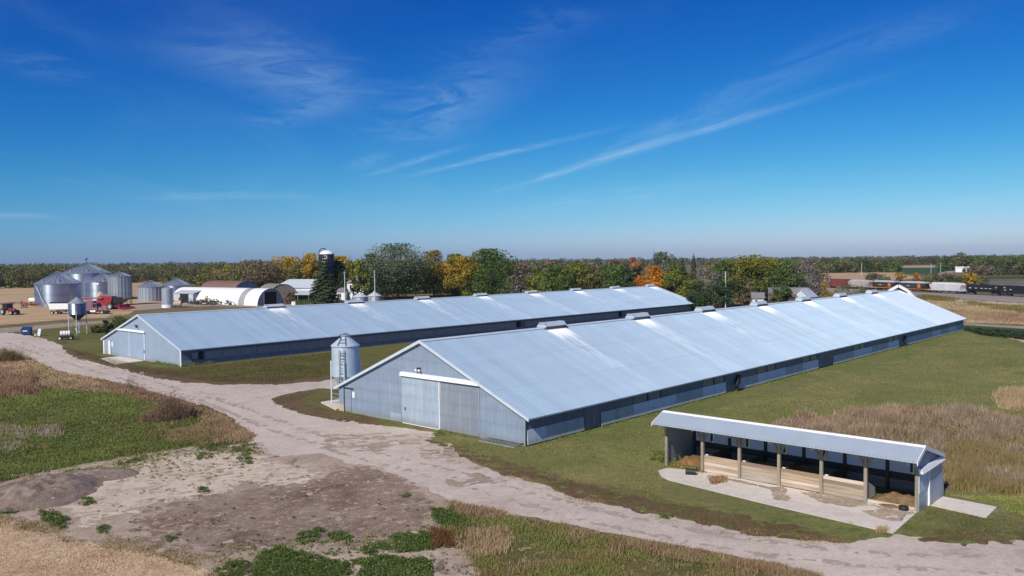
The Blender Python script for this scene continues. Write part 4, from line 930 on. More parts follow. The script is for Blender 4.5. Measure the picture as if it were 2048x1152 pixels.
for q in (.3, .65): l.bar((-.08-.4+.2*q,-1.36+.86*q,5.9+.74*q), (-.08+.4-.2*q,-1.36+.86*q,5.9+.74*q), .04)
l.build('roof_ladder', M['rib_dark'], fb)
MB().bar((-.5,-.35,6.78),(-.45,-.3,6.5),.05).bar((.1,-.2,6.95),(1.0,-.55,6.45),.04).bar((-.45,-.3,6.78),(.15,-.2,6.98),.05).build('lid_lever', M['rib_dark'], fb)
MB().bar((.14,-1.5,2.2),(.14,-1.5,4.3),.09).build('pull_rope_guide', M['vent'], fb)

# ------------------------------------------------------------------ grain bins and farmyard
def bin_mat(name, c1, c2, rough=.36, metal=.8):
    m, nt, b = new_mat(name); t = NT(nt)
    b.inputs['Metallic'].default_value = metal; b.inputs['Roughness'].default_value = rough
    tc = t.n('ShaderNodeTexCoord').outputs['Object']
    n = t.noise(t.mapv(tc, (.9, .9, .12)), 1., 4); s = t.n('ShaderNodeSeparateXYZ'); t.l(tc, s.inputs[0])
    ring = t.math('FLOOR', t.math('DIVIDE', s.outputs[2], .82)); wn = t.n('ShaderNodeTexWhiteNoise', noise_dimensions='1D'); t.l(ring, wn.inputs['W'])
    f = t.math('ADD', t.math('MULTIPLY', n, .75), t.math('MULTIPLY', wn.outputs[0], .25))
    t.l(t.ramp(f, [(.3, c2), (.7, c1)]), b.inputs['Base Color'])
    return m
M['bin_wall'] = bin_mat('bin_wall', (.42,.48,.57), (.32,.38,.46), .27, .9)
M['bin_dark'] = bin_mat('old_bin_wall', (.36,.40,.45), (.27,.31,.36), .5, .6)
M['bin_roof'] = simple('bin_roof', (.30,.35,.42), (.23,.28,.35), 1., .45, .5)
M['bin_pale'] = simple('pale_bin_wall', (.42,.47,.54), (.33,.38,.45), 1., .45, .4, (1,1,.2))
M['red'] = simple('red_paint', (.36,.022,.028), (.25,.014,.02), 2., .4)
M['maroon'] = simple('maroon_paint', (.27,.12,.14), (.20,.08,.10), 2., .4)
M['flag_red'] = simple('faded_flag_red', (.60,.18,.18), (.5,.14,.14), 2., .6)
M['red_bright'] = simple('bright_red_paint', (.55,.02,.02), (.4,.02,.02), 2., .45)
M['blue_paint'] = simple('blue_paint', (.02,.06,.19), (.014,.04,.14), 2., .5)
M['navy'] = simple('navy_silo_glass', (.022,.035,.085), (.014,.022,.055), .6, .3)
M['yellow'] = simple('yellow_paint', (.62,.33,.04), (.5,.26,.03), 2., .5)
M['glass'] = simple('dark_glass', (.02,.028,.035), (.012,.018,.022), 2., .12)
M['beige_tank'] = simple('stained_beige_tank', (.50,.38,.28), (.40,.29,.21), 1., .6, 0, (1,2,2))
M['poly'] = simple('white_plastic_tank', (.78,.76,.72), (.70,.68,.64), 2., .5)
M['rim'] = simple('wheel_rim', (.5,.5,.5), (.4,.4,.4), 4., .4, .3)
M['rust_roof'] = simple('rusty_sheet', (.22,.12,.09), (.15,.085,.065), .5, .7, .1, (3,.4,.4))
M['old_grey'] = wood('weathered_boards', (.26,.23,.21), (.13,.11,.10), 2)
M['blue_wall'] = simple('blue_grey_boards', (.30,.35,.42), (.20,.24,.30), 1.2, .7, 0, (3,3,.2))
M['grey_roof'] = simple('grey_shingles', (.20,.20,.21), (.14,.14,.15), 3., .85)
M['metal_roof'] = simple('pale_metal_roof', (.58,.62,.66), (.52,.56,.60), .6, .45, .2, (3,.3,.3))
M['scrap'] = simple('scrap_metal', (.16,.12,.10), (.05,.045,.04), 3., .7, .2)

def grain_bin(px, py, r, wall, apex, label, mat='bin_wall', roofm='bin_roof', ribs=28, legs=None, cap=True, stiff=False, chute=None, dist=None, door=False, hatch=True):
    p = at(px, py) if dist is None else at_d(px, dist)
    if dist is None: p = p*(1 + r/np.hypot(*p))
    g = thing('grain_bin', label, 'grain bin', p)
    z0 = legs or 0.
    MB().lathe(corrugated(r, z0, wall, .24, .017) if not stiff else [(r, z0), (r, wall)], 56).build('wall', M[mat], g, fix=False)
    ro = MB().lathe([(r+.12, wall-.1), (r+.12, wall+.02), (.45, apex-.25), (.45, apex), (0, apex+.05)], 48, sm=False)
    for i in range(ribs):
        a = 2*math.pi*(i+.5)/ribs; c, s = math.cos(a), math.sin(a)
        ro.bar(((r+.1)*c, (r+.1)*s, wall+.06), (.6*c, .6*s, apex-.22), .11, .14)
    ro.build('roof', M[roofm], g, fix=False)
    if hatch:
        for a in (-115, -60):
            q = .78; hh = wall+(apex-wall)*(1-q)+.25
            MB().tube((r*q*math.cos(R(a)), r*q*math.sin(R(a)), hh-.3), (r*q*math.cos(R(a)), r*q*math.sin(R(a))-.15, hh+.35), .32, n=10).build('roof_vent', M['galv'], g)
    if stiff:
        for i in range(24):
            a = 2*math.pi*i/24; MB().bar(((r+.04)*math.cos(a), (r+.04)*math.sin(a), z0), ((r+.04)*math.cos(a), (r+.04)*math.sin(a), wall-.1), .14, .10).build('stiffener', M['bin_dark'], g)
    if legs:
        MB().lathe([(r, legs), (.3, legs-min(legs-.2, r*.7)), (0, legs-min(legs-.2, r*.7))], 32).build('hopper', M['bin_dark'], g, fix=False)
        n = 8 if r > 2.5 else 6
        for i in range(n):
            a = 2*math.pi*(i+.3)/n; MB().bar((r*math.cos(a), r*math.sin(a), 0), (r*math.cos(a), r*math.sin(a), legs+.4), .16).build('leg', M['rib_dark'], g)
    return g, p
b1, p1 = grain_bin(118, 613, 7.05, 7.3, 11.35, 'wide squat galvanised grain bin nearest the white trailer, with a sloping auger tube')
MB().tube((-3.4,-6.9,6.6), (-.4,-8.1,1.1), .16, n=8).build('auger_tube', M['galv'], b1)
b2, p2 = grain_bin(175, 600, 8.6, 10.1, 14.3, 'largest grain bin, rising behind the other bins with a spout on its peak', ribs=32)
MB().tube((0,0,14.2), (0,0,15.6), .12, n=8).tube((-.4,0,15.3), (.5,0,15.9), .22, n=8).build('peak_spout', M['rib_dark'], b2)
b3, p3 = grain_bin(206, 601, 6.3, 6.9, 10.2, 'mid sized grain bin between the largest bin and the dark tall one, behind the combine', ribs=28)
MB().tube((0,0,10.2), (0,0,11.3), .1, n=8).tube((-.2,0,11.1), (.3,0,11.4), .14, n=8).build('peak_spout', M['rib_dark'], b3)
sg = MB().prism([(-1.1,-.35),(1.1,-.35),(1.3,0),(1.1,.35),(-1.1,.35),(-1.3,0)], 'y', -.04, .04).build('white_sign', M['white'], b3); sg.location = (.55, -6.33, 6.2)
grain_bin(241, 611, 3.55, 9.55, 11.1, 'tall narrow dark ribbed grain bin on legs behind the combine', mat='bin_dark', ribs=18, legs=2.3, stiff=True, hatch=False)
grain_bin(302, 603, 4.25, 5.1, 7.6, 'small pale ribbed grain bin right of the dark one, beside the upright tank', mat='bin_pale', ribs=20, stiff=True, hatch=False)
grain_bin(354, 597, 5.2, 5.0, 7.9, 'shiny grain bin with dark cone roof behind the white arched building', ribs=24, hatch=False)
hb = thing('hopper_bin', 'small hopper bin on spindly legs between the trailer and the white tank cart', 'feed bin', at(156, 668))
MB().lathe(corrugated(1.62,3.9,6.1,.16,.015), 36).build('tank', M['bin_wall'], hb, fix=False)
MB().lathe([(1.68,6.05),(1.68,6.13),(.35,7.1),(.35,7.25),(0,7.3)], 36, sm=False).build('roof', M['galv'], hb, fix=False)
MB().lathe([(1.6,3.9),(.3,2.75),(0,2.75)], 28).build('hopper', M['rib_dark'], hb, fix=False)
for i in range(4):
    a = R(20+90*i); MB().bar((1.6*math.cos(a),1.6*math.sin(a),0), (1.6*math.cos(a),1.6*math.sin(a),4.6), .1).build('leg', M['vent'], hb)
br = MB()
for i in range(4):
    a, b = R(20+90*i), R(110+90*i); br.bar((1.6*math.cos(a),1.6*math.sin(a),2.7), (1.6*math.cos(b),1.6*math.sin(b),2.7), .06).bar((1.6*math.cos(a),1.6*math.sin(a),.6), (1.6*math.cos(b),1.6*math.sin(b),2.6), .04)
br.build('cross_brace', M['galv'], hb)
MB().bar((.2,-1.2,1.2), (.8,-1.4,.5), .3, .05).build('sheet_flap', M['white'], hb)
p = at(331, 616); o = thing('upright_tank', 'plain pale grey upright tank with white foot beside the arched building', 'tank', (p[0], p[1]+1.8))
MB().lathe([(1.75,1.0),(1.75,5.9),(1.1,6.2),(0,6.3)], 32).build('shell', M['bin_pale'], o, fix=False)
MB().lathe([(1.77,0),(1.77,.995)], 32).build('base_ring', M['white'], o, fix=False)
p = at(343, 615.5); o = thing('fuel_tank', 'beige rust stained round tank lying on its side before the upright tank', 'tank', (p[0], p[1]+1.1), R(8))
MB().tube((-2.5,0,1.15), (2.5,0,1.15), 1.0, n=24).build('shell', M['beige_tank'], o)
MB().tube((-2.53,0,1.15), (-2.49,0,1.15), .98, n=24).build('end_cap', M['white'], o)
for x in (-1.6, 1.6): MB().box(x-.15, x+.15, -.7, .7, 0, .5).build('cradle', M['old_grey'], o)

# arched building
def arch_pts(w, h, n=24, k=1.):
    return [(-w*math.cos(math.pi*i/n), h*math.sin(math.pi*i/n)**k) for i in range(n+1)]
pE = at(541, 610); pL = pE + 41*np.array([-.84, .543])
dirq = (pL-pE)/np.hypot(*(pL-pE)); Lq = np.hypot(*(pL-pE))+3
q = thing('arched_building', 'long white half round building with a dark open end door and side door', 'building', pE, rz_dir(dirq))
def arch_shell(mb, x0, x1, w, h, n=24):
    pts = arch_pts(w, h, n)
    mb.add([(x0, a, b) for a, b in pts]+[(x1, a, b) for a, b in pts], [(i, i+1, n+2+i, n+1+i) for i in range(n)], True)
wq, hq = 5.5, 5.35
mb = MB(); arch_shell(mb, -.3, 6.2, wq, hq); arch_shell(mb, 9.0, Lq, wq, hq); mb.build('roof', M['white'], q, fix=False)
mb = MB(); arch_shell(mb, 6.2, 9.0, wq-.05, hq-.05); mb.build('skylight_band', M['curtain'], q, fix=False)
ap = arch_pts(wq-.15, hq-.12)
MB().prism(ap, 'x', Lq-.3, Lq-.2).build('end_wall', M['blue_wall'], q)
MB().prism([p_ for p_ in ap], 'x', .1, .2).build('end_wall', M['blue_wall'], q)
od = MB().box(.0, .09, -2.5, 2.5, 0, 4.2).build('doorway_shade', M['dark'], q)  # near-black sheet on the end wall stands for the shaded inside
for yy in (-2.75, 2.5): MB().box(-.1, .095, yy, yy+.25, 0, 4.2).build('door_trim', M['white'] if yy > 0 else M['blue_wall'], od)
# side dormer: which side faces the camera?
side = 1 if np.dot(np.array([-dirq[1], dirq[0]]), -pE) > 0 else -1
dx0, dx1 = Lq-13.5, Lq-3.2
dm = MB().box(dx0, dx1, *(sorted((side*3.2, side*6.35))), 0, 3.4).build('dormer', M['blue_wall'], q)
yf = side*6.36; yo = side*6.42
MB().box(dx0+2.6, dx1-3.2, *sorted((yf, yo)), .3, 3.2).build('doorway_shade', M['dark'], dm)  # dormer opening drawn as painted interior shade on the closed front
MB().box(dx0+.1, dx0+2.3, *sorted((yf, yo)), .9, 3.3).build('door_leaf', M['metal_roof'], dm)
MB().box(dx1-3.15, dx1, *sorted((yf, yo)), .0, 3.3).build('door_leaf', M['metal_roof'], dm)
MB().hexa([(dx0-.3,side*6.6,3.4),(dx1+.3,side*6.6,3.4),(dx1+.3,side*3.2,4.3),(dx0-.3,side*3.2,4.3)], [(dx0-.3,side*6.6,3.5),(dx1+.3,side*6.6,3.5),(dx1+.3,side*3.2,4.45),(dx0-.3,side*3.2,4.45)]).build('dormer_roof', M['metal_roof'], dm)

def gothic(name, label, pA, pB, w, h, roofm, wallm, cat='barn', k=.75):
    d = (pB-pA)/np.hypot(*(pB-pA)); L = np.hypot(*(pB-pA)); g = thing(name, label, cat, pA, rz_dir(d))
    mb = MB(); pts = arch_pts(w, h, 16, k); n = 16
    mb.add([(-.2, a, b) for a, b in pts]+[(L+.2, a, b) for a, b in pts], [(i, i+1, n+2+i, n+1+i) for i in range(n)])
    mb.build('roof', M[roofm], g, fix=False)
    ip = arch_pts(w-.12, h-.1, 16, k)
    MB().prism(ip, 'x', 0, .1).build('wall', M[wallm], g); MB().prism(ip, 'x', L-.1, L).build('wall', M[wallm], g)
    return g
pa = at_d(493, 304); g = gothic('arched_barn', 'rust brown arched barn roof showing behind the white half round building', pa, at_d(424, 316), 6.2, 6.9, 'rust_roof', 'blue_wall', k=.8)
gothic('arched_barn', 'weathered grey round roofed old barn between the half round building and the white barn', at_d(566, 282), at_d(540, 294), 5.4, 6.2, 'old_grey', 'old_grey', k=.9)

# white barn with open lean-to
p = at_d(547, 292); yaw = R(-12)
g = thing('white_barn', 'white barn with pale metal roof and open fronted lean-to left of the dark spruce', 'barn', p, yaw)
MB().box(0, 17, 0, 11, 0, 4.7).build('wall', M['white'], g)
mb = MB(); mb.hexa([(-.4,-.6,4.6),(17.4,-.6,4.6),(17.4,11.6,4.6),(-.4,11.6,4.6)], [(3.2,5.2,7.5),(14.2,5.2,7.5),(14.2,5.8,7.5),(3.2,5.8,7.5)]); mb.build('roof', M['metal_roof'], g)
MB().hexa([(4.2,-7.2,2.4),(17,-7.2,2.4),(17,-.02,3.6),(4.2,-.02,3.6)], [(4.2,-7.2,2.52),(17,-7.2,2.52),(17,-.02,3.8),(4.2,-.02,3.8)]).build('lean_to_roof', M['metal_roof'], g)
MB().box(4.4, 16.8, -5.4, -5.3, 0, 2.6).build('bay_shade', M['dark'], g)  # near-black sheet under the lean-to paints the shade of its bay
for x in (4.6, 8.6, 12.6, 16.6): MB().box(x-.1, x+.1, -7.1, -6.9, 0, 2.4).build('post', M['old_grey'], g)
MB().bar((2.2,-7.0,2.0),(4.0,-3.,3.3),.35,.12).build('barge_board', M['white'], g)

# silo
p = at_d(654, 296)
g = thing('silo', 'tall navy blue silo with white domed top and curved filler pipe', 'silo', p)
MB().lathe([(2.6,0),(2.6,16.4)], 36).build('wall', M['navy'], g, fix=False)
for z in (2.7,5.5,8.2,10.9,13.6,16.3): MB().lathe([(2.62,z-.05),(2.64,z),(2.62,z+.05)], 36).build('hoop', M['navy'], g, fix=False)
MB().lathe([(2.65,16.4),(2.5,16.75),(1.7,17.4),(.7,17.75),(0,17.85)], 32).build('dome', M['white'], g, fix=False)
pr = MB(); pts = [(-2.75,-.4,0),(-2.75,-.4,16.6),(-2.5,-.35,17.7),(-1.8,-.2,18.4),(-1.0,-.1,18.5),(-.4,0,18.1),(-.1,0,17.7)]
for a, b in zip(pts, pts[1:]): pr.tube(a, b, .17, n=8)
pr.build('filler_pipe', M['rib_dark'], g)
# painted flag on the silo wall, following the curve
def decal(name, mat, a0, a1, z0, z1, r=2.625, n=6):
    b = MB(); v = []
    for i in range(n+1):
        a = R(a0+(a1-a0)*i/n); v += [(r*math.cos(a), r*math.sin(a), z0), (r*math.cos(a), r*math.sin(a), z1)]
    b.add(v, [(2*i, 2*i+2, 2*i+3, 2*i+1) for i in range(n)]); return b.build(name, mat, None, fix=False)
fl = decal('flag', M['white'], -118, -76, 13.75, 15.85); fl.parent = g
for i in range(0, 7): s = decal('stripe', M['flag_red'], -118, -76, 13.75+.30*i, 13.75+.30*i+.15, 2.632); s.parent = fl
s = decal('canton', M['navy'], -118, -100, 14.8, 15.85, 2.64, 4); s.parent = fl
s = decal('lettering', M['curtain'], -112, -82, 12.9, 13.1, 2.628); s.parent = g

# farmhouse
p = at_d(684, 292)
g = thing('farmhouse', 'white two storey farmhouse with grey roof between the spruce and the yellow tree', 'house', p, R(-8))
MB().box(1.2, 7.2, 1.5, 8.0, 0, 6.2).build('wall', M['white'], g)
MB().hexa([(.8,1.1,6.1),(7.6,1.1,6.1),(7.6,8.4,6.1),(.8,8.4,6.1)], [(3.6,4.5,9.0),(4.8,4.5,9.0),(4.8,5.,9.0),(3.6,5.,9.0)]).build('roof', M['grey_roof'], g)
MB().box(-2.2, 1.3, -1.2, 3.0, 0, 3.0).build('porch', M['white'], g)
MB().hexa([(-2.5,-1.5,3.0),(1.19,-1.5,3.0),(1.19,3.3,3.0),(-2.5,3.3,3.0)], [(-1.0,.5,4.4),(1.19,.5,4.4),(1.19,1.2,4.4),(-1.0,1.2,4.4)]).build('porch_roof', M['grey_roof'], g)
for x in (-1.1, -.4):
    w_ = MB().box(x-.28, x+.28, -1.25, -1.203, .9, 2.4).build('window', M['glass'], g)
    MB().box(x-.33, x+.33, -1.30, -1.255, .82, .895).build('sill', M['white'], w_)
w_ = MB().box(2.2, 2.9, 1.44, 1.497, 3.9, 5.3).build('window', M['glass'], g); MB().box(2.1, 3.0, 1.40, 1.437, 3.78, 3.895).build('sill', M['white'], w_)
MB().box(1.32, 1.9, 1.42, 1.497, 0, 2.4).build('door', M['curtain'], g)
for px, py, dist, h, lab in ((689, 606, 262, 10.2, 'thin white pole standing in front of the white farmhouse'), (749, 590, 262, 10.6, 'pale wooden pole behind the small round bins')):
    p = at_d(px, dist); o = thing('utility_pole', lab, 'pole', p)
    MB().tube((0,0,0), (0,0,h), .16, .12, n=8).build('pole', M['vent'], o)
    MB().tube((0,0,h-.5), (0,-.02,h+.3), .3, n=8).build('pole_cap', M['galv'], o)
for px, lab, r in ((719, 'left one of two small round steel bins behind the rear barn ridge', 2.45), (748, 'right one of two small round steel bins, under the giant willow tree', 2.35)):
    p = at_d(px, 266 if px < 730 else 272); o = thing('round_bin', lab, 'grain bin', p)
    MB().lathe([(r,0),(r,2.3)], 32).build('wall', M['bin_pale'], o, fix=False)
    MB().lathe([(r+.1,2.25),(r+.1,2.32),(.4,3.5),(.4,3.8),(0,3.85)], 32, sm=False).build('roof', M['metal_roof'], o, fix=False)
    MB().box(-.5, .4, -r-.12, -r+.1, .3, 1.9).build('hatch', M['vent'], o)

# ------------------------------------------------------------------ vehicles
def wheel(parent, x, y, r, wd, rim=None, z=None):
    o = MB().lathe([(r*.55,-wd/2),(r*.92,-wd/2),(r,-wd*.32),(r,wd*.32),(r*.92,wd/2),(r*.55,wd/2)], 20).build('wheel', M['black'], parent, loc=(x, y, r if z is None else z)); o.rotation_euler = (R(90), 0, 0)
    MB().lathe([(0,-wd*.42),(r*.3,-wd*.4),(r*.57,-wd*.5)], 16).lathe([(r*.57,wd*.5),(r*.3,wd*.4),(0,wd*.42)], 16).build('rim', rim or M['rim'], o, fix=False)
    return o
pt0, pt1 = at(97, 629), at(212, 628.3); d = (pt1-pt0)/np.hypot(*(pt1-pt0)); rzt = rz_dir(d); Lt = np.hypot(*(pt1-pt0))
tr = thing('grain_trailer', 'white grain trailer hitched to the maroon truck in front of the wide bin', 'trailer', pt0, rzt)
MB().hexa([(.3,.0,1.4),(9.2,.0,1.4),(9.2,2.5,1.4),(.3,2.5,1.4)], [(0,0,3.0),(9.4,0,3.0),(9.4,2.5,3.0),(0,2.5,3.0)]).build('box', M['white'], tr)
MB().hexa([(.05,.05,3.005),(9.35,.05,3.005),(9.35,2.45,3.005),(.05,2.45,3.005)], [(.05,.8,3.3),(9.35,.8,3.3),(9.35,1.7,3.3),(.05,1.7,3.3)]).build('tarp', M['rib_dark'], tr)
for x in (3.6, 6.4): MB().hexa([(x-.4,.7,.6),(x+.4,.7,.6),(x+.4,1.8,.6),(x-.4,1.8,.6)], [(x-1.3,.1,1.395),(x+1.3,.1,1.395),(x+1.3,2.4,1.395),(x-1.3,2.4,1.395)]).build('hopper', M['curtain'], tr)
for x in (.9, 2.1):
    for y in (.2, 2.3): wheel(tr, x, y, .52, .4)
tk = thing('semi_truck', 'maroon semi truck with long hood parked in front of the red combine', 'truck', pt0 + d*(Lt-7.4), rzt)
MB().box(-.4, 7.1, .7, 1.8, .65, .95).build('chassis', M['rib_dark'], tk)
MB().box(1.5, 3.4, 0, 2.5, .9, 3.5).build('sleeper', M['maroon'], tk)
c_b = MB().hexa([(3.4,.1,.9),(4.9,.1,.9),(4.9,2.4,.9),(3.4,2.4,.9)], [(3.4,.15,3.1),(4.6,.15,3.0),(4.6,2.35,3.0),(3.4,2.35,3.1)]).build('cab', M['maroon'], tk)
MB().box(3.7, 4.5, .02, .09, 1.95, 2.8).build('side_window', M['glass'], c_b)
MB().hexa([(4.93,.2,1.95),(4.97,.2,1.95),(4.97,2.3,1.95),(4.93,2.3,1.95)], [(4.66,.25,2.85),(4.72,.25,2.85),(4.72,2.25,2.85),(4.66,2.25,2.85)]).build('windshield', M['glass'], c_b)
MB().hexa([(4.98,.35,1.0),(7.1,.5,.95),(7.1,2.0,.95),(4.98,2.15,1.0)], [(4.98,.45,1.95),(7.0,.55,1.75),(7.0,1.95,1.75),(4.98,2.05,1.95)]).build('hood', M['maroon'], tk)
MB().box(7.11, 7.35, .2, 2.3, .35, .85).build('bumper', M['rib_dark'], tk)
MB().box(7.105, 7.16, .6, 1.9, .9, 1.7).build('grille', M['galv'], tk)
for y in (.1, 2.4): MB().tube((3.55,y,.9), (3.55,y,3.9), .09, n=8).build('exhaust_stack', M['galv'], tk)
MB().tube((3.0,.15,.75), (4.5,.15,.75), .32, n=12).build('fuel_tank', M['galv'], tk)
for x in (.2, 1.35):
    for y in (.2, 2.3): wheel(tk, x, y, .52, .45)
for y in (.2, 2.3): wheel(tk, 6.2, y, .52, .35)
for y in (.36, 2.14): MB().tube((7.0,y-.2,1.35), (7.12,y-.2,1.35), .1, n=8).build('headlight', M['white'], tk)

pc0, pc1 = at(183, 619.5), at(252, 619); d = (pc1-pc0)/np.hypot(*(pc1-pc0))
cb = thing('combine_harvester', 'red combine harvester with grain tank extensions raised, parked before the tall dark bin', 'combine', pc0, rz_dir(d))
MB().hexa([(.6,.2,1.1),(5.6,.2,1.0),(5.6,3.2,1.0),(.6,3.2,1.1)], [(.0,.2,2.5),(6.2,.2,3.6),(6.2,3.2,3.6),(.0,3.2,2.5)]).hexa([(1.6,.2,2.9),(6.2,.2,3.605),(6.2,3.2,3.605),(1.6,3.2,2.9)], [(2.2,.2,3.95),(6.2,.2,4.0),(6.2,3.2,4.0),(2.2,3.2,3.95)]).build('body', M['red'], cb)
MB().box(3.0, 5.6, .17, .197, 2.2, 2.3).build('body_stripe', M['rib_dark'], cb)
ex = MB()
for i in range(7):
    x = 2.6+i*.5; ex.hexa([(x,.2,4.0),(x+.46,.2,4.0),(x+.46,.3,4.0),(x,.3,4.0)], [(x-.1,-.1,4.6),(x+.4,-.1,4.6),(x+.4,.0,4.6),(x-.1,.0,4.6)])
ex.build('tank_extension', M['galv'], cb)
MB().lathe([(1.5,4.02),(.9,4.7),(.25,5.3),(0,5.35)], 18, 1.9, 1.7).build('grain_heap', M['yellow'] if False else M['beige_tank'], cb, fix=False)
MB().tube((3.4,-.1,3.4), (-2.6,-.5,3.55), .22, n=10).tube((-2.6,-.5,3.55), (-3.1,-.5,3.1), .24, n=10).build('unloading_auger', M['red'], cb)
k = MB().hexa([(6.25,.6,1.7),(7.9,.6,1.7),(7.9,2.8,1.7),(6.25,2.8,1.7)], [(6.25,.5,3.5),(8.2,.5,3.4),(8.2,2.9,3.4),(6.25,2.9,3.5)]).build('cab', M['glass'], cb)
MB().box(6.2, 8.5, .4, 3.0, 3.51, 3.65).build('cab_roof', M['rib_dark'], k)
for y in (.45, 2.95): wheel(cb, 5.55, y-.25 if y < 1 else y+.25, 1.0, .7); wheel(cb, .9, y, .65, .45)
MB().hexa([(6.6,1.0,.6),(8.9,.9,.35),(8.9,2.5,.35),(6.6,2.4,.6)], [(6.6,1.0,1.5),(8.9,.9,1.1),(8.9,2.5,1.1),(6.6,2.4,1.5)]).build('feeder_house', M['red'], cb)
hd = MB().hexa([(8.9,-1.5,.3),(9.9,-1.5,.25),(9.9,4.9,.25),(8.9,4.9,.3)], [(8.9,-1.5,1.5),(9.5,-1.5,.8),(9.5,4.9,.8),(8.9,4.9,1.5)]).build('header', M['red'], cb)
for i in range(6): MB().hexa([(9.9,-1.4+i*1.2,.2),(11.,-1.0+i*1.2,.2),(11.,-.95+i*1.2,.2),(9.9,-.5+i*1.2,.2)], [(9.9,-1.4+i*1.2,.7),(11.,-1.0+i*1.2,.3),(11.,-.95+i*1.2,.3),(9.9,-.5+i*1.2,.7)]).build('snout', M['red'], hd)
MB().bar((6.3,.2,.6),(7.2,.1,1.9),.5,.05).build('cab_ladder', M['rib_dark'], cb)

pa = at(0, 630); pb = at(33, 629.5); d = (pb-pa)/np.hypot(*(pb-pa)); ang = rz_dir(d)-R(28)
tc_ = thing('tractor', 'dark red tractor with flat cab roof at the left edge of the field', 'tractor', pa+d*.2, ang)
MB().hexa([(2.2,.55,.9),(4.3,.65,.9),(4.3,1.55,.9),(2.2,1.65,.9)], [(2.2,.55,1.9),(4.2,.7,1.7),(4.2,1.5,1.7),(2.2,1.65,1.9)]).build('hood', M['red'], tc_)
k = MB().hexa([(.5,.2,1.2),(2.2,.2,1.2),(2.2,2.0,1.2),(.5,2.0,1.2)], [(.6,.25,2.9),(2.1,.25,2.9),(2.1,1.95,2.9),(.6,1.95,2.9)]).build('cab', M['glass'], tc_)
MB().box(-.4, 2.5, -.1, 2.3, 2.91, 3.15).build('cab_roof', M['rib_dark'], k)
for xx in (.52, 2.08):
    for yy in (.22, 1.98): MB().bar((xx,yy,1.2),(xx,yy,2.9),.1).build('cab_pillar', M['rib_dark'], k)
for y in (-.2, 2.4): wheel(tc_, 1.1, y, .95, .55)
for y in (.1, 2.1): wheel(tc_, 3.9, y, .68, .42)
MB().box(4.31, 4.9, .5, 1.7, .7, 1.4).build('front_weight', M['black'], tc_)
for y in (.8, 1.4): MB().tube((4.2,y,1.5),(4.36,y,1.5),.09,n=8).build('headlight', M['white'], tc_)
MB().tube((2.9,1.8,1.7),(2.9,1.8,3.1),.06,n=8).build('exhaust_stack', M['galv'], tc_)

p = at(42, 616); q2 = at(74, 615); d = (q2-p)/np.hypot(*(q2-p))
im = thing('field_implement', 'red and yellow towed field implement with long drawbar beside the wide bin', 'implement', p, rz_dir(d))
f = MB(); f.bar((0,0,1.2),(5.2,0,1.1),.3).bar((0,1.6,1.2),(5.2,1.6,1.1),.3).bar((.2,0,1.2),(.2,1.6,1.2),.25).bar((2.5,0,1.15),(2.5,1.6,1.15),.25).bar((5,0,1.1),(5,1.6,1.1),.25).bar((.4,0,1.9),(2.2,.2,1.2),.2)
f.build('frame', M['red'], im)
MB().bar((0,.8,1.4),(-3.2,.8,1.9),.16).build('drawbar', M['rib_dark'], im)
MB().hexa([(2.4,.2,.6),(4.6,.2,.6),(4.6,1.5,.6),(2.4,1.5,.6)], [(2.2,0,1.35),(4.8,0,1.35),(4.8,1.7,1.35),(2.2,1.7,1.35)]).build('hopper', M['yellow'], im)
for x in (.4, 1.4): wheel(im, x, -.2, .45, .25); wheel(im, x, 1.8, .45, .25)
MB().tube((.2,.2,1.3),(.2,.2,2.2),.2,n=8).build('hydraulic_tower', M['red'], im)
p = at(67, 612); o = thing('nurse_tank', 'small white tank on a cart just left of the wide grain bin', 'tank', p, R(5))
MB().tube((-1.2,0,1.9),(1.2,0,1.9),.8,n=18).build('shell', M['poly'], o)
MB().box(-1.4,1.4,-.6,.6,.7,.9).box(-.8,-.6,-.5,.5,.9,1.3).box(.6,.8,-.5,.5,.9,1.3).build('frame', M['rib_dark'], o)
for y in (-.7,.7): wheel(o, 0, y, .4, .25)

p = at(46, 671); q2 = at(62, 669); d = np.array([math.cos(R(10)), math.sin(R(10))])
du = thing('dumpster', 'blue dumpster with a white label at the edge of the gravel drive', 'dumpster', p, R(18))
MB().hexa([(-.2,0,.12),(1.25,0,.12),(1.25,1.6,.12),(-.2,1.6,.12)], [(-.3,-.2,1.15),(1.32,-.2,1.15),(1.32,1.6,1.55),(-.3,1.6,1.55)]).build('body', M['blue_paint'], du)
MB().hexa([(-.35,-.25,1.16),(1.37,-.25,1.16),(1.37,1.65,1.56),(-.35,1.65,1.56)], [(-.35,-.25,1.22),(1.37,-.25,1.22),(1.37,1.65,1.62),(-.35,1.65,1.62)]).build('lid', M['blue_paint'], du)
MB().hexa([(.0,-.18,.74),(.8,-.18,.74),(.8,-.14,.74),(.0,-.14,.74)], [(.0,-.23,1.0),(.8,-.23,1.0),(.8,-.19,1.0),(.0,-.19,1.0)]).build('label_plate', M['white'], du)
for x in (-.34, 1.36): MB().box(x-.05, x+.05, .3, 1.2, .6, .8).build('fork_pocket', M['blue_paint'], du)
p = at(77, 672); o = thing('leaning_panel', 'grey metal sheet leaning with a white pail beside the blue dumpster', 'panel', p, R(-25))
MB().hexa([(-.5,0,0),(.4,0,0),(.4,.06,0),(-.5,.06,0)], [(-.6,.45,1.35),(.2,.45,1.35),(.2,.51,1.35),(-.6,.51,1.35)]).build('sheet', M['vent'], o)
MB().lathe([(.16,0),(.19,.4),(0,.4)], 14, -.55, -.2).build('pail', M['poly'], o, fix=False)
MB().bar((-.3,.55,.02),(-.35,.5,1.2),.08).build('strut', M['old_grey'], o)
p = at(131, 680); sp = thing('sprayer_cart', 'white plastic tank on a small black wheeled cart by the gravel drive', 'sprayer', p, R(20))
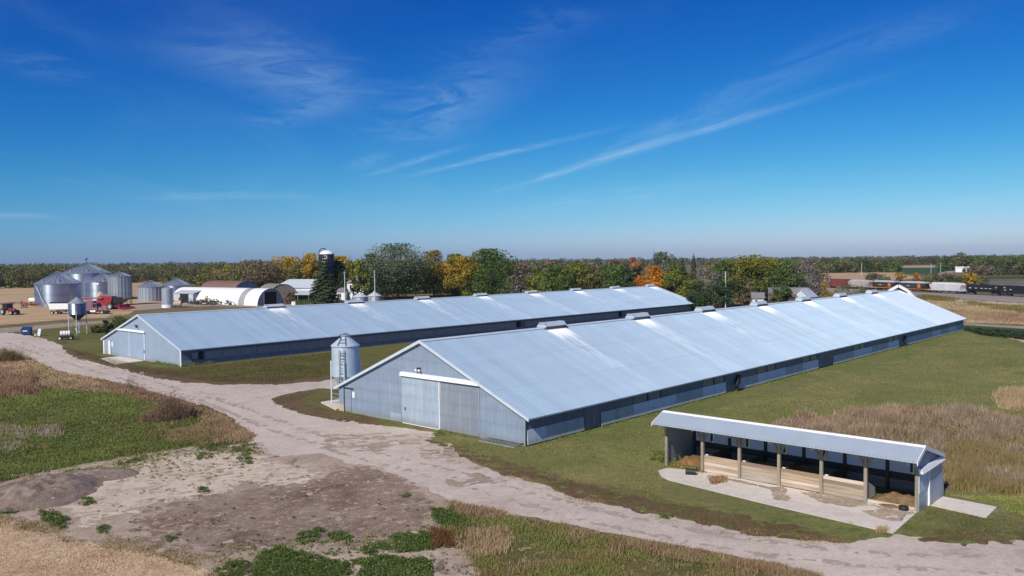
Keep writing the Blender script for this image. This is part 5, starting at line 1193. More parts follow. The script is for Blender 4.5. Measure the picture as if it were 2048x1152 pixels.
MB().tube((-.85,.3,1.15),(.75,.3,1.15),.52,n=20).build('tank', M['poly'], sp)
for x in (-.45, .0, .4): MB().lathe([(.53,-.03),(.545,-.03),(.545,.03),(.53,.03)], 20).build('strap', M['curtain'], sp, loc=(x,.3,1.15)).rotation_euler = (0, R(90), 0)
MB().tube((-.3,.3,1.6),(-.3,.3,1.76),.16,n=12).build('tank_lid', M['curtain'], sp)
MB().box(-1.1,1.1,-.2,.8,.5,.6).box(.75,1.2,-.3,.9,.4,.95).box(-1.0,-.5,-.35,-.1,.3,.7).build('frame', M['rib_dark'], sp)
MB().bar((1.1,.3,.55),(2.4,.3,.35),.1).build('drawbar', M['rib_dark'], sp)
for y in (-.35,.95): wheel(sp, -.9, y, .36, .2, M['white']); wheel(sp, .9, y, .36, .2)
MB().box(-.5,.9,-.42,-.25,.35,.75).build('spray_boom', M['black'], sp)

p = at_d(636, 268); o = thing('red_loader', 'small bright red machine under the dark spruce behind the rear barn ridge', 'machine', p, R(-10))
MB().hexa([(-1.3,-.6,1.5),(1.2,-.6,1.4),(1.2,.6,1.4),(-1.3,.6,1.5)], [(-1.,-.6,3.1),(.9,-.6,2.9),(.9,.6,2.9),(-1.,.6,3.1)]).build('hood', M['red_bright'], o)
MB().box(-1.8,1.7,-.7,.7,.7,1.5).build('chassis', M['rib_dark'], o)
MB().bar((1.0,-.5,2.7),(2.6,-.5,1.4),.2).bar((1.0,.5,2.7),(2.6,.5,1.4),.2).build('loader_arm', M['red_bright'], o)
for x in (-1.2,1.2):
    for y in (-.8,.8): wheel(o, x, y, .7, .35)
p = at_d(586, 262); o = MB().box(-.6,.6,-.5,.5,0,1.0).box(-.66,.66,-.56,.56,1.0,1.12).box(-.2,.2,-.53,-.5,.4,.7).build('white_box', M['white'], loc=p); tag(o, 'small white lidded box standing alone right of the dark doorway', 'box')
# scrap heap in front of the arched building: nobody could count it
sb = MB(); rs = random.Random(4)
for i in range(620):
    c = at(rs.uniform(380, 480), rs.uniform(603, 610.5)); L_ = rs.uniform(.4, 2.2); a = rs.uniform(0, 6.28); z = rs.uniform(.05, 1.3)
    sb.bar((c[0],c[1],z), (c[0]+math.cos(a)*L_, c[1]+math.sin(a)*L_, max(.05, z+rs.uniform(-.7,.9))), rs.uniform(.08,.5), rs.uniform(.05,.3))
o = sb.build('scrap_heap', M['scrap']); tag(o, kind='stuff')
for px, py, lab in ((385, 606, 'white scrap sheet leaning at the left end of the scrap heap'), (401, 607, 'white crumpled sheet lying in the middle of the scrap heap')):
    c = at(px, py); o = MB().hexa([(-.9,0,0),(.9,0,0),(.9,.1,0),(-.9,.1,0)], [(-.7,.5,1.0),(.8,.6,.8),(.8,.7,.8),(-.7,.6,1.0)]).hexa([(-1.4,-.6,.02),(-.6,-.6,.02),(-.6,-.1,.02),(-1.4,-.1,.02)], [(-1.3,-.5,.3),(-.6,-.5,.2),(-.6,-.1,.3),(-1.3,-.1,.4)]).build('scrap_sheet', M['white'], loc=c); tag(o, lab, 'scrap')
p = at(478, 608); o = thing('flatbed_wagon', 'dark loaded flatbed wagon standing before the white half round wall', 'wagon', p, R(-12))
MB().box(-2.6,2.6,0,1.9,.9,1.1).build('deck', M['dark_wood'], o)
MB().bar((-2.5,.4,1.3),(2.4,.5,1.4),.35,.35).bar((-2.,1.2,1.3),(2.6,1.1,1.3),.4,.35).bar((-1.6,.8,1.6),(1.8,.8,1.6),.35,.35).build('load', M['scrap'], o)
for x in (-1.7,1.7):
    for y in (.0,1.9): wheel(o, x, y, .42, .25)

# ------------------------------------------------------------------ train
M['hop_grey'] = simple('grey_wagon_paint', (.62,.62,.64), (.50,.50,.52), .5, .6, 0, (1,1,.4))
M['hop_dark'] = simple('dark_wagon_paint', (.055,.045,.045), (.035,.03,.03), .5, .6)
M['hop_pale'] = simple('faded_wagon_paint', (.45,.40,.39), (.34,.29,.28), .5, .7)
M['box_red'] = simple('oxide_red_paint', (.22,.055,.045), (.16,.04,.035), .5, .7)
M['tank_black'] = simple('tank_car_black', (.022,.022,.025), (.014,.014,.016), .5, .4)
M['orange'] = simple('orange_emblem', (.62,.22,.02), (.5,.17,.02), 1., .6)
M['hop_top'] = simple('pale_wagon_roof', (.45,.46,.50), (.38,.39,.43), 1., .5)
T0, T1 = np.array([167., 271.]), np.array([150.5, 327.]); dt = (T1-T0)/np.hypot(*(T1-T0))
def on_track(px):     # where the sight line of a column crosses the track
    x, y, zz = ray(px, 580.); r = np.array([x, y]); n = np.array([-dt[1], dt[0]])
    t = (T0 @ n)/(r @ n); return r*t
ZT = .12
def truck_set(root, L):
    for x in (1.9, L-1.9):
        b = MB().box(x-1.3, x+1.3, -1.0, 1.0, .45, .75).build('bogie', M['rib_dark'], root)
        for dx in (-.9, .9):
            MB().tube((x+dx,-1.05,.45),(x+dx,-.85,.45),.45,n=14).tube((x+dx,.85,.45),(x+dx,1.05,.45),.45,n=14).tube((x+dx,-.9,.45),(x+dx,.9,.45),.09,n=8).build('wheelset', M['scrap'], b)
def car(pxa, pxb, name, label, kind, paint, ht=4.5):
    a, b = on_track(pxa), on_track(pxb); L = np.hypot(*(b-a))-.9
    s = a if a[1] < b[1] else b; e = b if a[1] < b[1] else a
    d = (e-s)/np.hypot(*(e-s)); root = thing(name, label, 'train car', (*(s+d*.45), ZT), rz_dir(d), 'freight train cars on the embankment'); root.scale.z = .86
    truck_set(root, L); w_ = 1.55
    P = M[paint]
    if kind == 'hopper':
        MB().prism([(-w_,1.5),(w_,1.5),(w_,3.9),(w_*.55,ht),(-w_*.55,ht),(-w_,3.9)], 'x', 1.2, L-1.2).build('body', P, root)
        for x in (.2, L-1.2):   # sloping end sheets behind open end frames
            s_ = 1 if x < L/2 else -1; x0 = 1.2 if s_ > 0 else L-1.2
            MB().hexa([(x0-.01*s_,-w_,1.5),(x0-.01*s_,w_,1.5),(x0+.9*s_,w_,1.5),(x0+.9*s_,-w_,1.5)], [(x0-1.0*s_,-w_,3.7),(x0-1.0*s_,w_,3.7),(x0-.01*s_,w_,3.7),(x0-.01*s_,-w_,3.7)]).build('end_slope', P, root)
        if paint == 'hop_dark': MB().prism([(-w_-.01,3.92),(w_+.01,3.92),(w_*.55,ht+.02),(-w_*.55,ht+.02)], 'x', 1.1, L-1.1).build('roof', M['hop_top'], root)
        MB().box(3.5, L-3.5, -.35, .35, ht+.03, ht+.18).build('hatch_row', M['hop_pale'] if paint != 'hop_dark' else M['hop_top'], root)
        for i in range(3):
            x = L*(.28+.22*i); MB().hexa([(x-.4,-.6,.5),(x+.4,-.6,.5),(x+.4,.6,.5),(x-.4,.6,.5)], [(x-1.3,-w_+.1,1.49),(x+1.3,-w_+.1,1.49),(x+1.3,w_-.1,1.49),(x-1.3,w_-.1,1.49)]).build('chute', P if paint != 'hop_dark' else M['hop_dark'], root)
        for i in range(1, 13):
            x = 1.2+(L-2.4)*i/13
            for sy in (-1, 1): MB().box(x-.06, x+.06, *sorted((sy*w_, sy*(w_+.06))), 1.5, 3.85).build('side_rib', P, root)
        MB().box(0, L, -w_-.02, w_+.02, 1.2, 1.48).build('side_sill', M['orange'] if paint == 'hop_dark' else P, root)
    elif kind == 'tank':
        MB().tube((.8,0,2.75),(L-.8,0,2.75),1.5,n=28).lathe([],1) if False else None
        tb = MB().tube((.9,0,2.7),(L-.9,0,2.7),1.48,n=28,cap=False)
        tb.tube((.9,0,2.7),(.45,0,2.7),1.48,1.0,n=28).tube((L-.9,0,2.7),(L-.45,0,2.7),1.48,1.0,n=28); tb.build('tank', P, root)
        MB().box(L/2-.9, L/2+.9, -.6, .6, 4.1, 4.5).tube((L/2,0,4.1),(L/2,0,4.75),.4,n=12).build('dome_platform', M['rib_dark'], root)
        for x in (.2, L-2.8): MB().box(x, x+2.6, -.9, .9, .8, 1.3).build('sill', P, root)
        for x in (L*.2, L*.32, L*.45, L*.62, L*.8):
            rs2 = (.45,.35) if x > L*.7 else (.5,.22)
            for sy in (-1, 1): MB().box(x-rs2[0]/1., x+rs2[0], *sorted((sy*1.475, sy*1.50)), 2.6, 2.6+rs2[1]).build('stencil_plate', M['hop_grey'], root)
    elif kind == 'box':
        MB().box(.3, L-.3, -w_, w_, 1.1, ht).build('body', P, root)
        for i in range(1, 15):
            x = .3+(L-.6)*i/15
            for sy in (-1, 1): MB().box(x-.06, x+.06, *sorted((sy*w_, sy*(w_+.05))), 1.1, ht-.1).build('side_rib', P, root)
        MB().box(.2, L-.2, -w_-.05, w_+.05, ht+.003, ht+.12).build('top_rail', P, root)
        if paint == 'tank_black':
            MB().box(.2,.29,-w_,w_,1.1,ht-.2).build('end_sheet', M['hop_grey'], root)
            for x, z in ((L-2.2,3.2),(L-2.4,2.3),(L-4.6,2.5)):
                for sy in (-1, 1): MB().box(x-.35, x+.35, *sorted((sy*(w_+.055), sy*(w_+.075))), z, z+.3).build('stencil_plate', M['hop_grey'], root)
    if paint == 'hop_dark':
        for fx in (.26,):
            for sy in (-1, 1): MB().box(L*fx-.75, L*fx+.75, *sorted((sy*(w_+.07), sy*(w_+.09))), 1.95, 3.5).build('emblem', M['orange'], root)
        for sy in (-1, 1): MB().box(L*.56, L*.68, *sorted((sy*(w_+.07), sy*(w_+.09))), 2.5, 2.8).build('stencil_plate', M['hop_top'], root)
    return root
car(2003, 2075, 'gondola_car', 'long black gondola car at the right edge of the photo', 'box', 'tank_black', 4.0)
car(1932, 2003, 'tank_car', 'black round tank car between the gondola and the pale grey hopper', 'tank', 'tank_black')
car(1862, 1932, 'hopper_car', 'clean pale grey hopper car next to the black tank car', 'hopper', 'hop_grey')
car(1800, 1862, 'hopper_car', 'dark hopper car with orange emblem next to the pale grey hopper', 'hopper', 'hop_dark')
car(1747, 1800, 'hopper_car', 'dark hopper car with orange emblem next to the faded pinkish hopper', 'hopper', 'hop_dark')
car(1699, 1747, 'hopper_car', 'faded pinkish grey hopper car between the red car and the dark hopper', 'hopper', 'hop_pale')
car(1656, 1699, 'box_car', 'oxide red car at the far left end of the visible train', 'box', 'box_red')
# embankment and rails
e0, e1 = T0-dt*60, T0+dt*200; nt_ = np.array([-dt[1], dt[0]])
mb = MB(); vv = []
for p in (e0, e1):
    for o_, z in ((7, .0), (2.6, .09), (-2.6, .09), (-7, .0)): vv.append((p[0]+nt_[0]*o_, p[1]+nt_[1]*o_, z))
mb.add(vv, [(i, i+1, i+5, i+4) for i in range(3)]); o = mb.build('railway_bed', M['ballast']); tag(o, kind='structure')
mb = MB()
for s_ in (-.72, .72):
    a, b = e0+nt_*s_, e1+nt_*s_; mb.bar((*a, .10), (*b, .10), .09, .16)
o = mb.build('rails', M['scrap']); tag(o, kind='structure')

# ------------------------------------------------------------------ small buildings on the right
def gable_house(name, label, p, rz, lx, ly, wall, ridge, wm, rm, cat, wins=(), ov=.3):
    g = thing(name, label, cat, p, rz)
    MB().prism([(0,0),(ly,0),(ly,wall),(ly/2,ridge-.12),(0,wall)], 'x', 0, lx).build('wall', M[wm], g)
    s = (ridge-wall)/(ly/2)
    MB().hexa([(-ov,-ov,wall-ov*s),(lx+ov,-ov,wall-ov*s),(lx+ov,ly/2,ridge-.05),(-ov,ly/2,ridge-.05)], [(-ov,-ov,wall-ov*s+.12),(lx+ov,-ov,wall-ov*s+.12),(lx+ov,ly/2,ridge+.08),(-ov,ly/2,ridge+.08)]).hexa(
        [(-ov,ly/2+.001,ridge-.05),(lx+ov,ly/2+.001,ridge-.05),(lx+ov,ly+ov,wall-ov*s),(-ov,ly+ov,wall-ov*s)], [(-ov,ly/2+.001,ridge+.08),(lx+ov,ly/2+.001,ridge+.08),(lx+ov,ly+ov,wall-ov*s+.12),(-ov,ly+ov,wall-ov*s+.12)]).build('roof', M[rm], g)
    for x0, x1, z0, z1 in wins:
        w_ = MB().box(x0, x1, -.06, -.005, z0, z1).build('window', M['glass'], g); MB().box(x0-.08, x1+.08, -.1, -.065, z0-.12, z0-.005).build('sill', M['white'], w_)
    return g
gable_house('garden_shed', 'small white shed with grey roof between tree trunks behind the front barn', at_d(1505, 206), R(-14), 2.7, 3.2, 3.8, 5.0, 'white', 'grey_roof', 'shed', ((.6, 1.25, 2.4, 3.2),))
gable_house('white_house', 'white house mostly hidden by trees behind the front barn ridge', at_d(1540, 212), R(-14), 9.5, 6., 3.9, 5.9, 'white', 'grey_roof', 'house', ((1., 1.8, 1.2, 2.4), (6., 6.8, 1.2, 2.4)))
gable_house('metal_shed', 'pale blue metal roofed shed right of the grey tree behind the front barn', at_d(1618, 208), R(48), 5., 4.2, 3.8, 5.7, 'panel_blue', 'metal_roof', 'shed')
gg = gable_house('white_farm_shed', 'far white shed with two dark doors at the edge of the right hand wood', at(1911, 544.5), R(-25), 11., 8., 3.6, 4.5, 'white', 'white', 'shed', ((4.8, 7.0, .2, 2.6), (8., 10., .2, 2.6)))
# gambrel building just past the far end of the front barn
pg = W(B0, 131., 13.4)
g = thing('gambrel_barn', 'barn with white trimmed gambrel gable just past the far end of the front barn', 'barn', pg, rz_dir(DX))
prof = [(-4.6,0),(-4.3,2.6),(-3.3,5.1),(-1.7,6.9),(0,7.9),(1.7,6.9),(3.3,5.1),(4.3,2.6),(4.6,0)]
n = len(prof); mb = MB(); mb.add([(-.9,a,b) for a,b in prof]+[(1.0,a,b) for a,b in prof], [(i,i+1,n+i+1,n+i) for i in range(n-1)]); mb.build('roof', M['metal_roof'], g, fix=False)
MB().prism([(a*.96,b*.97) for a,b in prof], 'x', 0, .1).build('wall', M['hop_pale'], g)
tb = MB()
for a, b in zip(prof, prof[1:]): tb.bar((-.93,*a), (-.93,*b), .1, .55)
tb.build('gable_trim', M['white'], g)
for i, (px, py, h, lab) in enumerate(((1451, 560, 9, 'white topped utility pole among the trees behind the front barn'), (1723, 551, 9, 'utility pole at the edge of the far brown field, left of the green crop'), (1862, 548, 8, 'utility pole beside the far country road'), (1881, 545, 8, 'second utility pole along the far country road, nearer the white shed'))):
    p = at_d(1451, 205) if i == 0 else at(px, py); o = thing('utility_pole', lab, 'pole', p); MB().tube((0,0,0),(0,0,h if i else 10.5),.16,.11,n=8).build('pole', M['vent'], o); MB().bar((-.9,0,(h if i else 10.5)-.6),(.9,0,(h if i else 10.5)-.6),.12).build('crossarm', M['old_grey'], o)
for px, py, lab in ((1434, 603, 'short white marker post in brown weeds left of the far ridge vents'), (1721, 590, 'thin pale post rising behind the front barn ridge near the train')):
    p = at_d(px, 215); o = MB().tube((0,0,0),(0,0,4.2 if px > 1500 else 2.1),.12,.1,n=8).tube((0,0,4.2 if px > 1500 else 2.1),(0,0,4.3 if px > 1500 else 2.2),.15,n=8).build('marker_post', M['trans_panel'], loc=p); tag(o, lab, 'post')
p = at(234, 698); o = thing('yard_hydrant', 'short wooden stub post on the lawn left of the rear barn', 'post', p); MB().tube((0,0,0),(0,0,1.2),.12,.1,n=8).build('stub', M['post'], o); MB().tube((0,0,.1),(.3,0,.1),.12,n=8).build('foot', M['post'], o)
p = at(284, 748); o = MB().hexa([(-.3,-.2,0),(.3,-.2,0),(.3,.2,0),(-.3,.2,0)], [(-.2,-.1,.3),(.2,-.15,.26),(.15,.1,.3),(-.2,.15,.22)]).hexa([(.35,.0,0),(.6,.0,0),(.6,.2,0),(.35,.2,0)], [(.4,.03,.12),(.55,.03,.12),(.55,.15,.1),(.4,.15,.1)]).build('rock', M['concrete_wall'], loc=p, rz=.4); tag(o, 'pale rock lying at the drive edge before the rear barn lawn', 'rock')
# dark earth heap at the left
def mound(name, mat, px, lx, ly, h, label, seed):
    c = at(*px); n = 60; g_ = np.linspace(-1, 1, n); U, V = np.meshgrid(g_, g_); r = np.sqrt(U**2+V**2)
    nz = fbm(U*2.5+seed, V*2.5, seed, 6); z = h*np.clip(1-r**2*(1+.5*nz), 0, 1)**1.2*(1+.5*nz+.35*fbm(U*9+seed, V*9, seed+4, 4)) - .03*(r > .95)
    v = np.stack([U*lx, V*ly, z], -1).reshape(-1, 3); i = np.arange(n*n).reshape(n, n); q_ = np.stack([i[:-1,:-1], i[:-1,1:], i[1:,1:], i[1:,:-1]], -1).reshape(-1, 4)
    o = np_mesh(name, v, q_, mat=mat, smooth=True); o.location = (*c, .012); return tag(o, label, 'earth heap')
M['earth'] = ground_mat('dark_earth', [(.26,.19,.15),(.38,.29,.23),(.52,.41,.33)], .3, 1.5, 14., .10, speck=(4., .93, (.5,.45,.4)))
mound('earth_heap', M['earth'], (82, 985), 3.4, 4.4, .7, 'low dark earth heap between the green weeds and the straw at left', 3)
mound('earth_heap', M['earth'], (190, 950), 3.0, 2.0, .22, 'flat dark earth smear right behind the larger earth heap at left', 8)

# ------------------------------------------------------------------ trees
PAL = {'green': [(.030,.052,.014),(.050,.080,.020),(.075,.105,.028),(.10,.13,.035)],
       'dark': [(.020,.034,.016),(.032,.050,.022),(.048,.068,.030)],
       'silver': [(.040,.055,.030),(.060,.080,.042),(.095,.115,.068),(.12,.14,.085)],
       'ygreen': [(.055,.080,.016),(.095,.12,.024),(.16,.165,.03),(.22,.19,.03)],
       'yellow': [(.12,.10,.018),(.26,.19,.022),(.36,.23,.022),(.40,.25,.025)],
       'orange': [(.30,.12,.015),(.44,.18,.016),(.52,.23,.022)],
       'rust': [(.16,.07,.035),(.23,.10,.05),(.28,.13,.07)],
       'brown': [(.075,.055,.035),(.11,.082,.052),(.15,.115,.075)],
       'grey': [(.075,.068,.060),(.11,.10,.09),(.16,.145,.125),(.19,.17,.15)],
       'olive': [(.055,.058,.020),(.085,.085,.028),(.12,.11,.04)]}
for k_ in PAL: PAL[k_] = [tuple(min(c*({'yellow': 1.3, 'orange': 1.3, 'ygreen': 1.45}.get(k_, 1.95)), .6) for c in q_) for q_ in PAL[k_]]
M['bark'] = simple('bark', (.12,.095,.075), (.06,.048,.038), 6., .9, 0, (1,1,.3))
def crown_pts(w, h, zc, rz, n_lobes, n_leaf, ls, pal, seed, low=None, shape=1., twig=False):
    g = np.random.default_rng(seed); pal = np.array(pal)
    d = g.normal(0, 1, (n_lobes, 3)); d /= np.linalg.norm(d, axis=1, keepdims=True)
    rr = g.uniform(.30, .85, n_lobes)[:, None]
    zz = d[:, 2:3]*rr; taper = np.clip(1-.45*shape*np.maximum(zz, 0)-.12*np.maximum(-zz, 0), .4, 1)
    c = np.concatenate([d[:, :2]*rr*taper*w/2, zc+zz*rz], 1)
    lr = g.uniform(.22, .40, n_lobes)*w/2
    li = g.integers(0, n_lobes, n_leaf)
    nd = g.normal(0, 1, (n_leaf, 3)); nd /= np.linalg.norm(nd, axis=1, keepdims=True); nd[:, 2] = np.where(g.random(n_leaf) < .3, -np.abs(nd[:, 2])*.6, np.abs(nd[:, 2]))
    rad = lr[li]*g.uniform(.6, 1.15, n_leaf)
    P = c[li] + nd*rad[:, None]*np.array([1, 1, .9])
    # spread the crown to its full height and width
    z0, z1 = np.quantile(P[:, 2], .01), np.quantile(P[:, 2], .985); zb = zc-rz
    P[:, 2] = zb + (P[:, 2]-z0)/(z1-z0)*(h-zb); c[:, 2] = zb + (c[:, 2]-z0)/(z1-z0)*(h-zb)
    k = w/2/np.quantile(np.hypot(P[:, 0], P[:, 1]), .93); P[:, :2] *= k; c[:, :2] *= k
    P[:, 2] = np.where(P[:, 2] > h, h*(1-.22*g.random(n_leaf)), P[:, 2]); P[:, 2] = np.maximum(P[:, 2], .3); q = np.maximum(np.hypot(P[:, 0], P[:, 1])/(w*.55), 1.); P[:, 0] /= q; P[:, 1] /= q
    tl = g.uniform(0, 1, n_lobes)
    tt = np.clip(tl[li]*.7 + .15 + g.normal(0, .14, n_leaf), 0, .999)*(len(pal)-1)
    i0 = tt.astype(int); f = (tt-i0)[:, None]
    col = pal[i0]*(1-f)+pal[np.minimum(i0+1, len(pal)-1)]*f
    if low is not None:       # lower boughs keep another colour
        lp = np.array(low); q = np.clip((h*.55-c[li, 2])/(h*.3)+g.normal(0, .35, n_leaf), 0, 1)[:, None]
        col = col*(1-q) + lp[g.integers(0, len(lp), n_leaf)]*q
    col = col*g.uniform(.75, 1.25, (n_leaf, 1))
    nr = nd + g.normal(0, .55, (n_leaf, 3))
    s = ls*g.uniform(.55, 1.4, n_leaf)
    V, Q, T = quads_at(P, nr, s*(1. if not twig else .75), col)
    return V, Q, T, c
def trunk(root, h, w, c, r=None):
    b = MB(); r = r or .028*h
    b.tube((0,0,-.1), (0,0,h*.3), r, r*.75, n=9).tube((0,0,h*.3), (.02*h,0,h*.7), r*.75, r*.25, n=8)
    for q in c[:7]:
        b.tube((0,0,h*.22+.1*h*random.random()), tuple(q), r*.38, r*.08, n=6)
    b.build('trunk', M['bark'], root)
def tree(px, dist, top, wpx, kind, label, low=None, base_frac=.05, n=5200, ls=None, name='broadleaf_tree', shape=1., group=None, lobes=26, p=None):
    p = at_d(px, dist) if p is None else p
    h = max(lift(top, p), 2.); w = 1.12*wpx*p[1]/F; g = thing(name, label, 'tree', p, random.random()*6.28, group)
    zc = h*(.5+base_frac/2); rz = h*(.5-base_frac/2)
    ls = ls or max(.40, .0023*dist)
    V, Q, T, c = crown_pts(w, h, zc, rz, lobes, int(n), ls, PAL[kind], int(px*7+dist), None if low is None else PAL[low], shape, kind in ('grey',))
    np_mesh('crown', V, quads=Q, mat=M['leaf'], parent=g, tone=np.clip(T, .004, .9))
    trunk(g, h, w, c); return g
def spruce(px, dist, top, wpx, label, n=15000, kind='dark', name='spruce_tree', p=None):
    p = at_d(px, dist) if p is None else p; h = lift(top, p); w = wpx*p[1]/F; g = thing(name, label, 'tree', p)
    r = np.random.default_rng(int(px)); pal = np.array(PAL[kind])
    t_ = 1-np.sqrt(r.uniform(0, 1, n)); a = r.uniform(0, 2*np.pi, n); lay_ = np.floor(t_*16)/16
    ph = np.sin(a*7+lay_*40)*.12+np.sin(a*3+lay_*91)*.14
    rad = (1-lay_)**.6*w/2*(.86+ph)*np.sqrt(r.uniform(.25, 1, n))
    z = h*(.05+.93*(lay_+(t_-lay_)*.6)) - rad*.22 + .04*h
    P = np.stack([np.cos(a)*rad, np.sin(a)*rad, np.maximum(z, .3)], 1)
    col = pal[r.integers(0, len(pal), n)]*r.uniform(.7, 1.3, (n, 1))
    nr = np.stack([np.cos(a)*.7, np.sin(a)*.7, np.ones(n)], 1)+r.normal(0, .35, (n, 3))
    V, Q, T = quads_at(P, nr, max(.5, .0022*dist)*r.uniform(.6, 1.4, n), col)
    np_mesh('crown', V, quads=Q, mat=M['leaf'], parent=g, tone=np.clip(T, .004, .9))
    MB().tube((0,0,-.1),(0,0,h*.9), .02*h, .05, n=8).build('trunk', M['bark'], g); return g
def bush(px, py, hpx, wpx, kind, label, dist=None, n=900, low=None, name='bush'):
    p = at(px, py) if dist is None else at_d(px, dist); k = F/p[1]; h, w = hpx/k, wpx/k
    g = thing(name, label, 'bush', p)
    V, Q, T, c = crown_pts(w*1.0, h, h*.5, h*.5, 16, int(n*1.3), max(.16, .0013*p[1]), PAL[kind], int(px*3+py), None if low is None else PAL[low], .3)
    np_mesh('foliage', V, quads=Q, mat=M['leaf'], parent=g, tone=np.clip(T, .004, .9))
    b = MB()
    for q in c[:6]: b.tube((0,0,-.05), tuple(q), .03*h, .008*h, n=5)
    b.build('stem', M['bark'], g); return g

# around the farmyard and house
tree(525, 330, 519, 84, 'brown', 'dense brown green tree rising behind the rust roofed barn', low='olive', n=4500)
tree(487, 345, 527, 50, 'olive', 'olive tree left of the dense brown green one, above the rust roof')
tree(575, 350, 513, 62, 'yellow', 'yellow topped tree behind the white barn roof', low='olive')
tree(600, 330, 527, 50, 'olive', 'dull green tree just above the ridge of the white barn')
tree(627, 325, 507, 46, 'yellow', 'yellow tree hugging the left side of the blue silo', low='ygreen')
tree(680, 330, 512, 56, 'yellow', 'yellow tree just right of the blue silo dome', low='olive')
tree(672, 300, 522, 44, 'dark', 'dark green tree between the blue silo and the farmhouse roof')
spruce(648, 266, 511, 66, 'big dark spruce standing before the blue silo')
tree(717, 278, 521, 40, 'ygreen', 'slim yellow green tree over the farmhouse', n=3200, base_frac=.05)
tree(742, 300, 508, 46, 'green', 'green tree between the slim yellow green tree and the giant dark willow', base_frac=.03)
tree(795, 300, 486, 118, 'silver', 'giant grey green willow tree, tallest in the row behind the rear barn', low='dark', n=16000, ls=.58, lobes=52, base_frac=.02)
tree(868, 312, 500, 72, 'yellow', 'golden topped tree right beside the giant grey green willow', low='ygreen', n=4800, base_frac=.04)
tree(905, 325, 508, 46, 'ygreen', 'yellow green tree between the two golden topped trees', base_frac=.04)
tree(932, 305, 512, 74, 'yellow', 'orange gold tree with green lower boughs, left of the tall pointed green tree', low='ygreen', n=4800, base_frac=.04)
tree(985, 302, 497, 84, 'green', 'tall pointed green tree at the right end of the golden trees', n=6500, lobes=34, base_frac=.02)
tree(1043, 330, 521, 66, 'brown', 'bare brownish tree right of the tall pointed green tree', low='grey')
# row behind the rear barn's far half
for a in ((1078,258,538,44,'ygreen','bright yellow green bush like tree left of the row behind the rear barn'),
          (1112,255,531,52,'green','second green tree in the row above the rear barn, darker than its left neighbour'),
          (1152,262,527,56,'ygreen','round light green tree in the middle of the row above the rear barn'),
          (1190,258,534,50,'olive','olive green tree in the row, above the third last rear barn vent'),
          (1228,250,531,54,'green','green tree in the row, left of the small dark one'),
          (1262,246,536,44,'dark','small dark green tree left of the orange one')):
    tree(a[0], a[1], a[2]-2, a[3]*1.2, *a[4:], base_frac=.02, n=5200)
tree(1100, 420, 523, 60, 'brown', 'brown leafless tree behind the light green row')
tree(1215, 430, 519, 56, 'brown', 'rust brown far tree behind the light green row', low='rust')
tree(1268, 420, 515, 30, 'rust', 'small rust red tree far behind the orange tree')
tree(1303, 240, 532, 58, 'orange', 'bright orange tree above the far end of the rear barn', n=4200, base_frac=.04)
tree(1352, 238, 531, 56, 'ygreen', 'yellow green tree right beside the bright orange tree', base_frac=.04)
tree(1330, 380, 504, 56, 'silver', 'round grey green tree on the skyline behind the orange tree', n=3200)
spruce(1366, 420, 516, 18, 'short dark spruce on the skyline', n=1500)
spruce(1387, 400, 508, 18, 'tall thin spruce on the skyline', n=1500)
tree(1390, 225, 560, 44, 'ygreen', 'low yellowish tree beyond the right corner of the rear barn', low='dark', base_frac=.0)
tree(1418, 225, 535, 58, 'grey', 'bare purple grey tree beyond the right corner of the rear barn', base_frac=.02, n=3400)
tree(1405, 210, 566, 62, 'dark', 'broad dark evergreen bush left of the brown vine tree', base_frac=0, n=3600)
tree(1445, 206, 560, 50, 'dark', 'narrower dark evergreen bush at the foot of the bare purple grey tree', base_frac=0, n=3000)
tree(1452, 228, 520, 54, 'green', 'green tree around the white topped utility pole', n=4200, base_frac=.04)
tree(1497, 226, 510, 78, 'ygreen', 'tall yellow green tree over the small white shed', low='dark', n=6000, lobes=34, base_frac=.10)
tree(1535, 232, 516, 52, 'ygreen', 'lighter yellow tree behind the right side of the tall one over the shed', low='brown', base_frac=.12)
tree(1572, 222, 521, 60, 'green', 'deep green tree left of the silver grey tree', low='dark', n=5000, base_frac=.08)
tree(1618, 228, 527, 66, 'grey', 'silver grey tree with thinning leaves over the pale blue shed', low='grey', n=5600, lobes=32, base_frac=.12)
tree(1597, 240, 522, 40, 'grey', 'grey leafed tree half hidden behind the deep green one', base_frac=.08)
tree(1494, 212, 572, 24, 'brown', 'brown vine covered stump tree left of the small white shed', base_frac=0, n=1600)
tree(1565, 208, 570, 46, 'green', 'low bright juniper behind the front barn vents', base_frac=0, n=2600)
tree(1548, 206, 592, 16, 'brown', 'small tan brown bush before the white house', base_frac=0, n=800)
tree(1586, 206, 590, 24, 'brown', 'wide tan brown bush right of the low juniper', base_frac=0, n=900)
bush(1651, 602, 50, 32, 'yellow', 'yellow green bush right of the pale blue shed', dist=222, low='ygreen', n=1200)
bush(1690, 600, 47, 58, 'olive', 'wide olive bush in front of the red train car', dist=225, n=1500)
bush(1722, 598, 44, 38, 'olive', 'olive bush in front of the faded hopper car', dist=226, n=1000)
